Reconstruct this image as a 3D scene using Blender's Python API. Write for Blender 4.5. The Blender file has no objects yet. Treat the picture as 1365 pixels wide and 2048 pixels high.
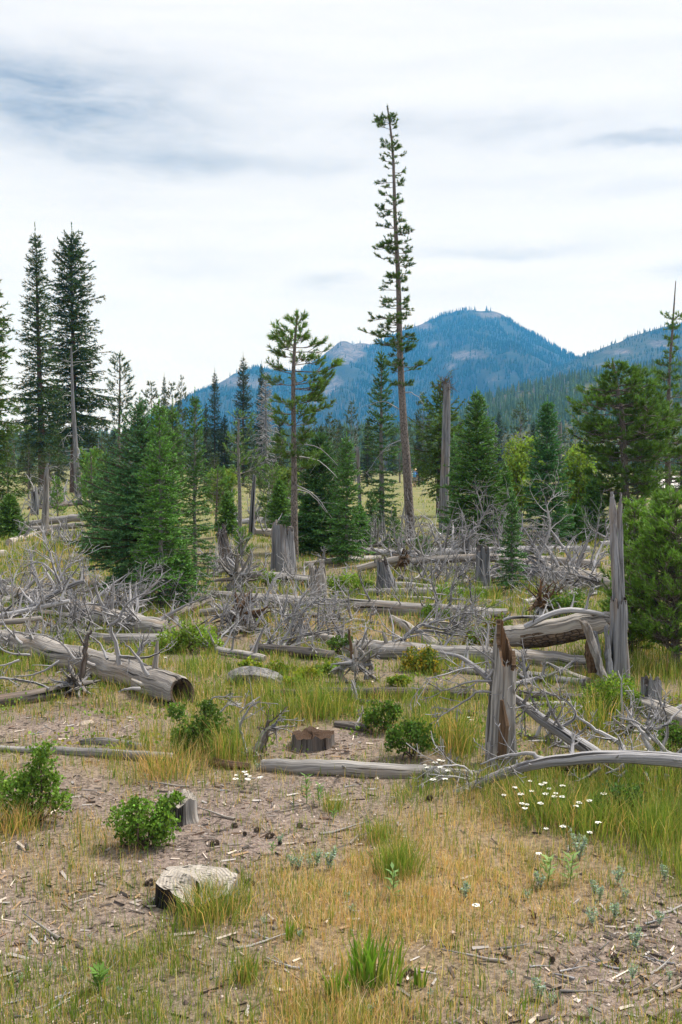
import bpy, math, random
import numpy as np
from mathutils import Vector

# ------------------------------------------------------------------ scene, camera, sky, sun, exposure
sc = bpy.context.scene
col0 = sc.collection
CAMH, F, CX, CY, HOR = 2.0, 1991.0, 682.5, 1024.0, 932.0
TILT = math.atan((CY - HOR) / F)
cam_d = bpy.data.cameras.new('camera')
cam_d.sensor_fit = 'VERTICAL'; cam_d.sensor_height = 36.0; cam_d.lens = 36.0 * F / 2048.0
cam_d.clip_start = 0.1; cam_d.clip_end = 30000
cam = bpy.data.objects.new('camera', cam_d); col0.objects.link(cam)
cam.location = (0, 0, CAMH); cam.rotation_euler = (math.pi / 2 - TILT, 0, 0)
sc.camera = cam

SUN_EL, SUN_AZ = math.radians(56), math.radians(62)      # azimuth from +Y towards +X
sun_d = bpy.data.lights.new('sun', 'SUN'); sun_d.energy = 3.6; sun_d.angle = math.radians(11); sun_d.color = (1, .96, .9)
sun = bpy.data.objects.new('sun', sun_d); col0.objects.link(sun)
sdir = Vector((math.sin(SUN_AZ) * math.cos(SUN_EL), math.cos(SUN_AZ) * math.cos(SUN_EL), math.sin(SUN_EL)))
sun.rotation_euler = sdir.to_track_quat('Z', 'Y').to_euler()

sc.view_settings.view_transform = 'Standard'; sc.view_settings.look = 'None'
sc.view_settings.exposure = 0.72; sc.view_settings.gamma = 1.0
sc.render.engine = 'CYCLES'
sc.cycles.use_denoising = True
try:
    sc.cycles.denoiser = 'OPENIMAGEDENOISE'; sc.cycles.denoising_input_passes = 'RGB_ALBEDO_NORMAL'
except Exception: pass
sc.cycles.max_bounces = 6; sc.cycles.diffuse_bounces = 3; sc.cycles.volume_bounces = 1; sc.cycles.transparent_max_bounces = 8


class NT:
    """small helper to write node trees"""
    def __init__(s, tree): s.t = tree; s.n = tree.nodes; s.l = tree.links
    def node(s, typ, **kw):
        n = s.n.new(typ)
        for k, v in kw.items():
            if k.startswith('i_'):
                s.put(n.inputs[k[2:].replace('_', ' ')], v)
            else: setattr(n, k, v)
        return n
    def put(s, sock, v):
        if isinstance(v, bpy.types.NodeSocket): s.l.new(v, sock)
        elif isinstance(v, bpy.types.Node): s.l.new(v.outputs[0], sock)
        else:
            if hasattr(sock.default_value, '__len__') and len(sock.default_value) == 4 and len(v) == 3: v = (*v, 1)
            sock.default_value = v
    def math(s, op, a, b=None, c=None, clamp=False):
        n = s.n.new('ShaderNodeMath'); n.operation = op; n.use_clamp = clamp
        for i, v in enumerate((a, b, c)):
            if v is not None: s.put(n.inputs[i], v)
        return n.outputs[0]
    def mix(s, f, a, b, typ='MIX'):
        n = s.n.new('ShaderNodeMix'); n.data_type = 'RGBA'; n.blend_type = typ
        s.put(n.inputs[0], f); s.put(n.inputs[6], a); s.put(n.inputs[7], b)
        return n.outputs[2]
    def ramp(s, f, stops, interp='LINEAR'):
        n = s.n.new('ShaderNodeValToRGB'); n.color_ramp.interpolation = interp
        el = n.color_ramp.elements
        while len(el) < len(stops): el.new(0.5)
        for e, (p, c) in zip(el, stops):
            e.position = p; e.color = (c, c, c, 1) if isinstance(c, (int, float)) else (*c, 1)
        s.put(n.inputs[0], f)
        return n.outputs[0]
    def noise(s, vec, scale, detail=3, rough=.55, dist=0):
        n = s.node('ShaderNodeTexNoise'); n.inputs['Scale'].default_value = scale
        n.inputs['Detail'].default_value = detail; n.inputs['Roughness'].default_value = rough; n.inputs['Distortion'].default_value = dist
        if vec is not None: s.put(n.inputs['Vector'], vec)
        return n.outputs[0]
    def mapping(s, vec, scale=(1, 1, 1), loc=(0, 0, 0)):
        n = s.node('ShaderNodeMapping'); s.put(n.inputs['Vector'], vec)
        n.inputs['Scale'].default_value = scale; n.inputs['Location'].default_value = loc
        return n.outputs[0]


world = bpy.data.worlds.new('World'); sc.world = world; world.use_nodes = True
world.cycles.sampling_method = 'MANUAL'; world.cycles.sample_map_resolution = 512
w = NT(world.node_tree); w.n.clear()
tc = w.node('ShaderNodeTexCoord')
nrm = w.node('ShaderNodeVectorMath', operation='NORMALIZE'); w.l.new(tc.outputs['Generated'], nrm.inputs[0])
sep = w.node('ShaderNodeSeparateXYZ'); w.l.new(nrm.outputs[0], sep.inputs[0])
az = w.math('ARCTAN2', sep.outputs[0], sep.outputs[1])
elv = w.math('ARCSINE', sep.outputs[2])
cv = w.node('ShaderNodeCombineXYZ'); w.put(cv.inputs[0], az); w.put(cv.inputs[1], w.math('MULTIPLY', elv, 3.2))
wob = w.math('SUBTRACT', w.noise(w.mapping(cv, (1, 1, 1), (7, 3, 1)), 5.0, 6, .62), .5)
wob2 = w.math('SUBTRACT', w.noise(w.mapping(cv, (1, 1, 1), (2, 9, 4)), 9.0, 7, .65), .5)
def cloud(px, py, rx, ry, amp, soft=1.0):
    """a grey cloud bank lying at the bearing and elevation of photo pixel px, py"""
    a0, e0 = math.atan((px - CX) / F), math.atan((HOR - py) / F)
    dx = w.math('DIVIDE', w.math('SUBTRACT', w.math('ADD', az, w.math('MULTIPLY', wob, .10)), a0), rx / F)
    dy = w.math('DIVIDE', w.math('SUBTRACT', w.math('ADD', elv, w.math('MULTIPLY', wob2, .035)), e0), ry / F)
    d = w.math('ADD', w.math('MULTIPLY', dx, dx), w.math('MULTIPLY', dy, dy))
    g = w.math('POWER', 2.718, w.math('MULTIPLY', d, -1.0 * soft))
    return w.math('MULTIPLY', g, amp)
banks = [(120, 250, 250, 75, .9), (60, 185, 260, 50, .36), (330, 335, 240, 28, .52), (640, 345, 150, 18, .22), (1100, 272, 330, 34, .26), (1260, 318, 140, 12, .42), (1380, 322, 80, 13, .3),
         (1010, 517, 190, 15, .34), (650, 562, 60, 14, .36), (420, 545, 190, 30, .16), (1370, 560, 70, 18, .3), (900, 300, 260, 50, .16), (760, 250, 120, 30, .14), (420, 250, 200, 60, .2), (200, 420, 300, 30, .12), (1000, 420, 300, 40, .08), (1250, 400, 120, 14, .14), (500, 640, 400, 40, .07)]
tot = None
for b in banks:
    c = cloud(*b); tot = c if tot is None else w.math('ADD', tot, c)
streak = w.ramp(w.noise(w.mapping(cv, (1.5, 4.2, 1), (3.1, .7, 0)), 2.2, 6, .6, .4), [(.44, 0.0), (.82, .34)])
tot = w.math('MULTIPLY', tot, w.ramp(w.noise(w.mapping(cv, (2, 2.2, 1)), 6.0, 7, .62, .3), [(.28, .45), (.72, 1.2)]), clamp=True)
ccol = w.mix(streak, (6.15, 6.15, 6.25), (3.9, 4.05, 4.3))
ccol = w.mix(tot, ccol, (2.15, 2.45, 2.95))
sky = w.node('ShaderNodeTexSky'); sky.sky_type = 'NISHITA'; sky.sun_disc = False
sky.sun_elevation = SUN_EL; sky.sun_rotation = SUN_AZ; sky.altitude = 2500
fin = w.mix(.95, sky.outputs[0], ccol)
bg = w.node('ShaderNodeBackground', i_Color=fin, i_Strength=.1)
wo = w.node('ShaderNodeOutputWorld'); w.l.new(bg.outputs[0], wo.inputs[0])

# ------------------------------------------------------------------ numeric helpers
def unit(v): return v / np.maximum(np.linalg.norm(v, axis=-1, keepdims=True), 1e-9)
def _hash(ix, iy, seed):
    h = (ix.astype(np.int64) * 374761393 + iy.astype(np.int64) * 668265263 + seed * 974711) & 0xffffffff
    h = ((h ^ (h >> 13)) * 1274126177) & 0xffffffff
    return ((h ^ (h >> 16)) & 0xffff) / 65535.0
def vnoise(x, y, seed=0):
    x = np.asarray(x, float); y = np.asarray(y, float)
    ix, iy = np.floor(x), np.floor(y); fx, fy = x - ix, y - iy
    fx, fy = fx * fx * (3 - 2 * fx), fy * fy * (3 - 2 * fy)
    a, b, c, d = _hash(ix, iy, seed), _hash(ix + 1, iy, seed), _hash(ix, iy + 1, seed), _hash(ix + 1, iy + 1, seed)
    return (a * (1 - fx) + b * fx) * (1 - fy) + (c * (1 - fx) + d * fx) * fy
def fbm(x, y, seed=0, oct=4):
    s, a, t = 0, 1, 0
    for o in range(oct):
        s = s + a * vnoise(np.asarray(x) * 2 ** o, np.asarray(y) * 2 ** o, seed + o); t += a; a *= .5
    return s / t
def ground_z(x, y):
    x = np.asarray(x, float); y = np.asarray(y, float)
    far = np.clip((y - 2) / 20, 0, 1)
    z = (fbm(x * .35, y * .35, 5, 3) - .5) * (.10 + .12 * far) + (fbm(x * 2.2, y * 2.2, 9, 3) - .5) * .05
    return z * np.clip(1.4 - y / 200, 0, 1)
def ray(px, py):
    a, b = (px - CX) / F, (CY - py) / F
    return np.array((a, math.cos(TILT) + b * math.sin(TILT), -math.sin(TILT) + b * math.cos(TILT)))
def at(px, py, depth):
    """the world point seen at a photo pixel, DEPTH metres in front of the viewer"""
    d = ray(px, py); return np.array((0, 0, CAMH)) + d * (depth / d[1])
def gp(px, py, lift=0.0):
    """the ground point (raised by LIFT) seen at a photo pixel"""
    d = ray(px, py); z = lift
    for _ in range(12):
        t = (z - CAMH) / min(d[2], -1e-4); p = np.array((0, 0, CAMH)) + d * t
        z = .5 * z + .5 * (float(ground_z(p[0], p[1])) + lift)
    p[2] = float(ground_z(p[0], p[1])) + lift
    return p
def zg(x, y): return float(ground_z(x, y))
_gx, _gy = np.meshgrid(np.arange(-24, 24, .12), np.arange(0, 60, .12)); _GZ = ground_z(_gx, _gy)
def gz_fast(x, y):
    """the ground's height from a table"""
    return _GZ[np.clip(((y - 0) / .12).astype(int), 0, _GZ.shape[0] - 1), np.clip(((x + 24) / .12).astype(int), 0, _GZ.shape[1] - 1)]

# ------------------------------------------------------------------ mesh builder
class MB:
    def __init__(s): s.V, s.C, s.L, s.Q, s.T, s.QM, s.TM, s.n, s.pend = [], [], [], [], [], [], [], 0, {}
    def add(s, V, Q=None, T=None, lc=None, col=None, mi=0):
        V = np.asarray(V, float).reshape(-1, 3); k = len(V)
        s.V.append(V)
        s.L.append(V if lc is None else np.asarray(lc, float).reshape(-1, 3))
        if col is None: col = np.ones((k, 3))
        col = np.asarray(col, float)
        s.C.append(np.broadcast_to(col, (k, 3)) if col.ndim == 1 else col)
        if Q is not None and len(Q): s.Q.append(np.asarray(Q) + s.n); s.QM.append(np.full(len(Q), mi))
        if T is not None and len(T): s.T.append(np.asarray(T) + s.n); s.TM.append(np.full(len(T), mi))
        s.n += k
    def mesh(s, name, mats, smooth=True, off=None):
        for (k, n), rows in s.pend.items(): tube_batch(s, np.array([r[0] for r in rows]), np.array([r[1] for r in rows]), n, np.array([r[2] for r in rows], float))
        s.pend = {}
        V = np.concatenate(s.V) if s.V else np.zeros((0, 3))
        if off is not None: V = V - np.asarray(off)
        Q = np.concatenate(s.Q) if s.Q else np.zeros((0, 4), int); T = np.concatenate(s.T) if s.T else np.zeros((0, 3), int)
        me = bpy.data.meshes.new(name)
        me.vertices.add(len(V)); me.vertices.foreach_set('co', V.astype(np.float32).ravel())
        me.loops.add(len(Q) * 4 + len(T) * 3); me.polygons.add(len(Q) + len(T))
        me.loops.foreach_set('vertex_index', np.concatenate((Q.ravel(), T.ravel())).astype(np.int32))
        st = np.concatenate((np.arange(len(Q)) * 4, len(Q) * 4 + np.arange(len(T)) * 3)).astype(np.int32)
        me.polygons.foreach_set('loop_start', st)
        mi = np.concatenate([*(s.QM or [np.zeros(0)]), *(s.TM or [np.zeros(0)])]).astype(np.int32)
        me.polygons.foreach_set('material_index', mi)
        me.polygons.foreach_set('use_smooth', np.full(len(mi), bool(smooth)))
        a = me.attributes.new('lc', 'FLOAT_VECTOR', 'POINT'); a.data.foreach_set('vector', np.concatenate(s.L).astype(np.float32).ravel())
        c = np.concatenate(s.C); c = np.concatenate((c, np.ones((len(c), 1))), 1)
        a = me.attributes.new('col', 'FLOAT_COLOR', 'POINT'); a.data.foreach_set('color', c.astype(np.float32).ravel())
        for m in (mats if isinstance(mats, (list, tuple)) else [mats]): me.materials.append(m)
        me.update(calc_edges=True); me.validate()
        return me
    def build(s, name, mats, parent=None, smooth=True, off=None):
        if off is None and parent is not None: off = np.array(parent.location)
        o = bpy.data.objects.new(name, s.mesh(name, mats, smooth, off)); col0.objects.link(o)
        if parent is not None: o.parent = parent
        elif off is not None: o.location = off
        return o

def tag(o, label, cat, group=None, kind=None):
    if label: o['label'] = label
    if cat: o['category'] = cat
    if group: o['group'] = group
    if kind: o['kind'] = kind
    return o
def thing(name, label, cat, loc, group=None):
    o = bpy.data.objects.new(name, None); o.empty_display_size = .1; col0.objects.link(o)
    o.location = tuple(float(v) for v in loc)
    return tag(o, label, cat, group)
def copy_thing(root, loc, rz=0, scale=1, label=None, group=None):
    r = root.copy(); col0.objects.link(r); r.location = loc; r.rotation_euler = (0, 0, rz); r.scale = (scale,) * 3 if np.isscalar(scale) else scale
    if label: r['label'] = label
    if group: r['group'] = group
    for ch in root.children:
        c = ch.copy(); col0.objects.link(c); c.parent = r
    return r

def frames(P):
    T = unit(np.gradient(P, axis=0)); k = len(P)
    N = np.zeros_like(P)
    r = np.array((0, 0, 1.0)) if abs(T[0, 2]) < .8 else np.array((1.0, 0, 0))
    n = r - T[0] * (r @ T[0])
    for i in range(k):
        n = n - T[i] * (n @ T[i]); n = n / max(np.linalg.norm(n), 1e-9); N[i] = n
    return T, N, np.cross(T, N)
def tube(mb, P, R, n=6, rough=0.0, seed=0, cap=True, col=None, mi=0, l0=0.0, flute=0.0, capmi=None):
    """a tapered tube along P; lc holds straightened-out coordinates so that grain runs along it"""
    P = np.asarray(P, float); k = len(P); R = np.broadcast_to(np.asarray(R, float), (k,))
    T, N, B = frames(P)
    ph = np.arange(n) / n * 2 * np.pi
    ln = l0 + np.concatenate(([0], np.cumsum(np.linalg.norm(np.diff(P, axis=0), axis=1))))
    RR = np.repeat(R[:, None], n, 1)
    if rough or flute:
        pj, lj = np.meshgrid(ph, ln)
        RR = RR * (1 + rough * 2 * (fbm(np.cos(pj) * 1.5 + lj * 2.2 + seed * 3.1, np.sin(pj) * 1.5 + seed * 7.7, seed) - .5)
                   + flute * 2 * (vnoise(np.cos(pj) * 4 + seed, np.sin(pj) * 4 + lj * .5, seed + 3) - .5))
    V = P[:, None] + RR[..., None] * (np.cos(ph)[None, :, None] * N[:, None] + np.sin(ph)[None, :, None] * B[:, None])
    rm = float(R.max())
    lc = np.stack((np.broadcast_to(np.cos(ph) * rm, (k, n)), np.broadcast_to(np.sin(ph) * rm, (k, n)), np.repeat(ln[:, None], n, 1)), -1)
    lc = lc + seed * 1.37 % 50
    i = np.arange(k - 1)[:, None] * n; j = np.arange(n)[None]
    Q = np.stack((i + j, i + (j + 1) % n, i + n + (j + 1) % n, i + n + j), -1).reshape(-1, 4)
    mb.add(V.reshape(-1, 3), Q, None, lc.reshape(-1, 3), col, mi)
    if cap:
        for e in (0, k - 1):
            if R[e] < .004: continue
            rr = np.concatenate((P[e][None], V[e])); t = np.array([(0, 1 + (a + 1) % n, 1 + a) if e == 0 else (0, 1 + a, 1 + (a + 1) % n) for a in range(n)])
            l2 = np.concatenate((np.zeros((1, 3)), np.stack((np.cos(ph) * R[e], np.sin(ph) * R[e], 0 * ph), -1)))
            mb.add(rr, None, t, l2, col if (col is None or np.ndim(col) == 1) else None, mi if capmi is None else capmi)
def cross3(a, b): return np.stack((a[..., 1] * b[..., 2] - a[..., 2] * b[..., 1], a[..., 2] * b[..., 0] - a[..., 0] * b[..., 2], a[..., 0] * b[..., 1] - a[..., 1] * b[..., 0]), -1)
def tube_batch(mb, P, R, n, seed):
    """many thin twigs of k points and n sides at once"""
    m, k = P.shape[:2]; T = unit(np.gradient(P, axis=1)); av = np.abs(T.mean(1)); ref = np.eye(3)[np.argmin(av, 1)][:, None]
    N = unit(cross3(T, np.broadcast_to(ref, T.shape))); B = cross3(T, N); ph = np.arange(n) / n * 2 * np.pi
    ring = np.cos(ph)[:, None] * N[:, :, None] + np.sin(ph)[:, None] * B[:, :, None]
    V = P[:, :, None] + R[:, :, None, None] * ring
    ln = np.concatenate((np.zeros((m, 1)), np.cumsum(np.linalg.norm(np.diff(P, axis=1), axis=2), 1)), 1); rm = R.max(1)[:, None, None]
    lc = np.stack((np.broadcast_to(np.cos(ph) * rm, (m, k, n)), np.broadcast_to(np.sin(ph) * rm, (m, k, n)), np.broadcast_to(ln[:, :, None], (m, k, n))), -1) + (seed * 1.37 % 50)[:, None, None, None]
    i = np.arange(k - 1)[:, None] * n; j = np.arange(n)[None]; q = np.stack((i + j, i + (j + 1) % n, i + n + (j + 1) % n, i + n + j), -1).reshape(-1, 4)
    mb.add(V.reshape(-1, 3), (np.arange(m)[:, None, None] * (k * n) + q[None]).reshape(-1, 4), None, lc.reshape(-1, 3))
def smooth_path(P, k):
    """Catmull-Rom through the rows of P (any number of columns), resampled to k rows"""
    P = np.asarray(P, float); m = len(P)
    if m == 2: return P[0] + (P[1] - P[0]) * np.linspace(0, 1, k)[:, None]
    E = np.concatenate((2 * P[:1] - P[1:2], P, 2 * P[-1:] - P[-2:-1])); out = []
    for t in np.linspace(0, m - 1, k):
        i = min(int(t), m - 2); f = t - i; a, b, c, d = E[i:i + 4]
        out.append(.5 * (2 * b + (c - a) * f + (2 * a - 5 * b + 4 * c - d) * f * f + (3 * b - a - 3 * c + d) * f ** 3))
    return np.array(out)
def prisms(mb, A, B, r0, r1, col=None, mi=0):
    """many thin three-sided sticks at once"""
    A = np.asarray(A, float); B = np.asarray(B, float); m = len(A)
    if not m: return
    t = unit(B - A); ref = np.where(np.abs(t[:, 2:3]) < .8, np.array((0, 0, 1.0)), np.array((1.0, 0, 0)))
    u = unit(np.cross(t, ref)); v = np.cross(t, u)
    r0 = np.broadcast_to(np.asarray(r0, float), (m,))[:, None]; r1 = np.broadcast_to(np.asarray(r1, float), (m,))[:, None]
    V = np.empty((m, 6, 3))
    for a in range(3):
        d = math.cos(a * 2.0944) * u + math.sin(a * 2.0944) * v
        V[:, a] = A + d * r0; V[:, a + 3] = B + d * r1
    b = np.arange(m)[:, None] * 6
    Q = np.concatenate([b + np.array((a, (a + 1) % 3, (a + 1) % 3 + 3, a + 3)) for a in range(3)])
    c = None if col is None else (np.repeat(col, 6, 0) if np.ndim(col) == 2 else col)
    mb.add(V.reshape(-1, 3), Q, None, None, c, mi)
def blades(mb, A, B, dens, L, wd, rng, tilt=(.5, 1.0), flat=0.0, up=0.0, col=(.05, .1, .04), tone=None, tip=0.0, mi=0):
    """needles: thin triangles standing off the twigs A-B"""
    A = np.asarray(A, float); B = np.asarray(B, float)
    if not len(A): return
    ln = np.linalg.norm(B - A, axis=1)
    k = rng.poisson(dens * ln); ix = np.repeat(np.arange(len(A)), k); m = len(ix)
    if not m: return
    ax = unit(B - A)[ix]; t = rng.random(m)[:, None]
    rd = rng.normal(size=(m, 3)); rd -= (rd * ax).sum(1, keepdims=True) * ax; rd[:, 2] *= 1 - flat; rd = unit(rd); rd[:, 2] += up
    a = rng.uniform(*tilt, m)[:, None]
    d = unit(ax * np.cos(a) + unit(rd) * np.sin(a))
    p = A[ix] + (B - A)[ix] * t
    sd = unit(np.cross(d, rng.normal(size=(m, 3)))) * (wd / 2) * rng.uniform(.7, 1.3, (m, 1))
    V = np.stack((p - sd, p + sd, p + d * L * rng.uniform(.65, 1.25, (m, 1))), 1)
    c = np.asarray(col)[None] * rng.uniform(.72, 1.28, (m, 1))
    if tone is not None: c = c * np.asarray(tone)[ix][:, None] if np.ndim(tone) == 1 else c * np.asarray(tone)[ix]
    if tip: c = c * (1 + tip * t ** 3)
    mb.add(V.reshape(-1, 3), None, np.arange(m * 3).reshape(-1, 3), None, np.repeat(c, 3, 0), mi)

# ------------------------------------------------------------------ materials
def mat(name):
    m = bpy.data.materials.new(name); m.use_nodes = True; t = NT(m.node_tree)
    b = next(n for n in t.n if n.type == 'BSDF_PRINCIPLED'); o = next(n for n in t.n if n.type == 'OUTPUT_MATERIAL')
    return m, t, b, o
def attr(t, name):
    n = t.node('ShaderNodeAttribute'); n.attribute_name = name; return n
def wood_mat(name, light, dark, warm, grain=1.0, warm_amt=.35, rough=.9, var=(.78, 1.12)):
    """weathered dead wood: grain along the stem, checks, brown and bleached patches"""
    m, t, b, o = mat(name); lc = attr(t, 'lc').outputs['Vector']; cl = attr(t, 'col').outputs['Color']
    oi = t.node('ShaderNodeObjectInfo')
    g = t.noise(t.mapping(lc, (34 * grain, 34 * grain, 1.6)), 1.0, 5, .62, .4)
    g2 = t.noise(t.mapping(lc, (90 * grain, 90 * grain, 5)), 1.0, 3, .6)
    pt = t.noise(t.mapping(lc, (5, 5, 1.3)), 1.0, 4, .6)
    wm = t.noise(t.mapping(lc, (7, 7, 1.0), (4, 9, 2)), 1.0, 3, .6)
    c = t.mix(t.ramp(g, [(.41, 0), (.58, 1)]), dark, light)
    c = t.mix(t.ramp(pt, [(.35, .0), (.7, .55)]), c, tuple(.62 * v for v in light))
    c = t.mix(t.math('MULTIPLY', t.ramp(wm, [(.52, 0), (.68, 1)]), warm_amt), c, warm)
    ck = t.ramp(t.noise(t.mapping(lc, (15 * grain, 15 * grain, .8), (1, 5, 3)), 1.0, 3, .55, .5), [(.34, .10), (.41, 1)])
    c = t.mix(1.0, c, ck, 'MULTIPLY')
    c = t.mix(1.0, c, t.ramp(g2, [(.2, .72), (.8, 1.12)]), 'MULTIPLY')
    c = t.mix(1.0, c, t.ramp(oi.outputs['Random'], [(0, (var[0], var[0], var[0] * 1.02)), (1, (var[1], var[1] * .99, var[1] * .98))]), 'MULTIPLY')
    c = t.mix(1.0, c, cl, 'MULTIPLY')
    t.put(b.inputs['Base Color'], c); b.inputs['Roughness'].default_value = rough; b.inputs['Specular IOR Level'].default_value = .2
    hgt = t.math('ADD', t.math('MULTIPLY', g, .6), t.math('ADD', t.math('MULTIPLY', ck, .9), t.math('MULTIPLY', g2, .35)))
    bp = t.node('ShaderNodeBump', i_Height=hgt); bp.inputs['Strength'].default_value = .75; bp.inputs['Distance'].default_value = .03
    t.l.new(bp.outputs[0], b.inputs['Normal'])
    return m
def bark_mat(name, a, bcol, dark, sc_=1.0):
    m, t, b, o = mat(name); lc = attr(t, 'lc').outputs['Vector']; cl = attr(t, 'col').outputs['Color']
    v = t.node('ShaderNodeTexVoronoi', feature='DISTANCE_TO_EDGE'); v.inputs['Scale'].default_value = 1
    t.put(v.inputs['Vector'], t.mapping(lc, (24 * sc_, 24 * sc_, 9 * sc_)))
    n = t.noise(t.mapping(lc, (14 * sc_, 14 * sc_, 5 * sc_)), 1.0, 5, .65)
    c = t.mix(t.ramp(n, [(.3, 0), (.7, 1)]), a, bcol)
    c = t.mix(t.ramp(v.outputs['Distance'], [(.0, 1), (.13, 0)]), c, dark)
    c = t.mix(1.0, c, cl, 'MULTIPLY')
    t.put(b.inputs['Base Color'], c); b.inputs['Roughness'].default_value = .95; b.inputs['Specular IOR Level'].default_value = .15
    bp = t.node('ShaderNodeBump', i_Height=t.math('ADD', t.math('MULTIPLY', v.outputs['Distance'], 1.5), n)); bp.inputs['Strength'].default_value = .9; bp.inputs['Distance'].default_value = .02
    t.l.new(bp.outputs[0], b.inputs['Normal'])
    return m
def leaf_mat(name, trans=.22, rough=.55, spec=.25, tr_tint=(1.1, 1.25, .5)):
    m, t, b, o = mat(name); cl = attr(t, 'col').outputs['Color']
    t.put(b.inputs['Base Color'], cl); b.inputs['Roughness'].default_value = rough; b.inputs['Specular IOR Level'].default_value = spec
    tr = t.node('ShaderNodeBsdfTranslucent'); t.put(tr.inputs[0], t.mix(1.0, cl, tr_tint, 'MULTIPLY'))
    mx = t.node('ShaderNodeMixShader'); mx.inputs[0].default_value = trans
    t.l.new(b.outputs[0], mx.inputs[1]); t.l.new(tr.outputs[0], mx.inputs[2]); t.l.new(mx.outputs[0], o.inputs['Surface'])
    return m
M_wood = wood_mat('weathered_grey_wood', (.42, .405, .39), (.15, .145, .145), (.32, .22, .13), 1.0, .45)
M_twig = wood_mat('bleached_dead_branch', (.53, .53, .555), (.25, .25, .268), (.26, .20, .16), 1.5, .25, var=(.62, 1.2))
M_pale = wood_mat('pale_barkless_log', (.46, .43, .395), (.20, .185, .175), (.42, .30, .19), .8, .5)
M_dark = wood_mat('dark_rotting_wood', (.22, .20, .185), (.05, .045, .045), (.17, .10, .06), .9, .5)
M_slate = wood_mat('slate_grey_snag_wood', (.30, .31, .335), (.10, .105, .12), (.30, .20, .11), 1.0, .4)
M_red = wood_mat('reddish_rotten_wood', (.19, .125, .08), (.045, .03, .02), (.24, .12, .05), 1.0, .5)
M_barkp = bark_mat('pine_bark', (.25, .22, .205), (.17, .145, .13), (.055, .045, .04))
M_barks = bark_mat('spruce_bark', (.17, .12, .10), (.10, .075, .065), (.04, .032, .03))
M_barkf = bark_mat('fir_bark', (.27, .265, .25), (.19, .185, .175), (.11, .105, .10))
M_logbark = bark_mat('flaking_log_bark', (.22, .16, .11), (.08, .06, .05), (.03, .022, .02), 1.4)
M_needle = leaf_mat('conifer_needles', .2)
M_leaf = leaf_mat('broad_leaves', .32, .7, .12)
M_grass = leaf_mat('grass_blades', .4, .6, .15, (1.1, 1.1, .6))

# ------------------------------------------------------------------ where grass grows, how dry and how tall (ground areas, in metres)
def _patch(px, py, rx, ry, dens, dry, hg):
    c = gp(px, py); d = c[1]
    y0, y1 = gp(px, py + ry)[1], gp(px, max(py - ry, 960))[1]
    return (c[0], c[1], rx * d / F, max(c[1] - y0, .05), max(y1 - c[1], .05), dens, dry, hg)
PATCH = [_patch(*p) for p in [
    (470, 1640, 200, 60, .03, .6, .05), (180, 1450, 170, 30, .10, .5, .07), (470, 1700, 170, 45, .03, .6, .05), (1300, 1900, 130, 70, .07, .6, .05), (80, 1840, 130, 50, .14, .5, .06),
    (560, 1590, 190, 35, .10, .4, .08), (690, 1490, 60, 25, .05, .6, .06), (60, 1920, 120, 80, .3, .25, .06), (1200, 2010, 160, 60, .12, .6, .05), (560, 1830, 60, 60, .30, .5, .06),
    (140, 1620, 130, 40, .18, .6, .07), (700, 1620, 80, 40, .22, .4, .08),
    (780, 1830, 190, 130, .95, .95, .10), (960, 1660, 160, 60, .95, .80, .11), (640, 1985, 170, 60, .8, .8, .09), (350, 1530, 100, 26, .9, .75, .11), (150, 1730, 130, 45, .5, .7, .09),
    (720, 1252, 130, 22, .9, .7, .09), (1000, 1800, 160, 60, .75, .85, .09), (1120, 1740, 140, 40, .85, .6, .12), (900, 1960, 140, 60, .7, .6, .08), (300, 1960, 180, 70, .6, .25, .08),
    (1150, 1615, 190, 45, 1.0, .12, .20), (1330, 1640, 90, 80, 1.3, .12, .24), (610, 1410, 100, 30, 1.0, .15, .17), (930, 1450, 130, 35, .9, .22, .17), (440, 1790, 70, 35, .8, .25, .12),
    (90, 1110, 170, 30, 1.0, .35, .18), (440, 1390, 110, 30, .8, .35, .12), (380, 1500, 80, 30, 1.0, .35, .18), (1310, 1350, 70, 60, 1.0, .25, .2), (820, 1590, 70, 50, .5, .2, .1),
    (560, 1180, 200, 30, .6, .2, .12), (880, 1190, 200, 30, .8, .15, .14), (300, 1400, 140, 30, .7, .5, .14), (180, 1960, 120, 60, .55, .2, .08),
]]
def fields(x, y):
    x = np.asarray(x, float); y = np.asarray(y, float)
    near = np.clip((9.0 - y) / 3.0, 0, 1)
    dens = .40 * near + .62 * (1 - near); dry = .40 * near + .22 * (1 - near); hg = .06 * near + .095 * (1 - near)
    wx = x + (fbm(x * 1.7, y * 1.7, 31, 3) - .5) * .5; wy = y + (fbm(x * 1.7, y * 1.7, 47, 3) - .5) * .7
    W = np.full(x.shape, .35); D, R, H_ = dens * W, dry * W, hg * W
    for cx, cy, rx, r0, r1, pd, pr, ph in PATCH:
        ry = np.where(wy < cy, r0, r1)
        g = 2.5 * np.exp(-(((wx - cx) / rx) ** 2 + ((wy - cy) / ry) ** 2) * 1.1)
        W = W + g; D = D + g * pd; R = R + g * pr; H_ = H_ + g * ph
    return D / W, R / W, H_ / W

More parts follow.
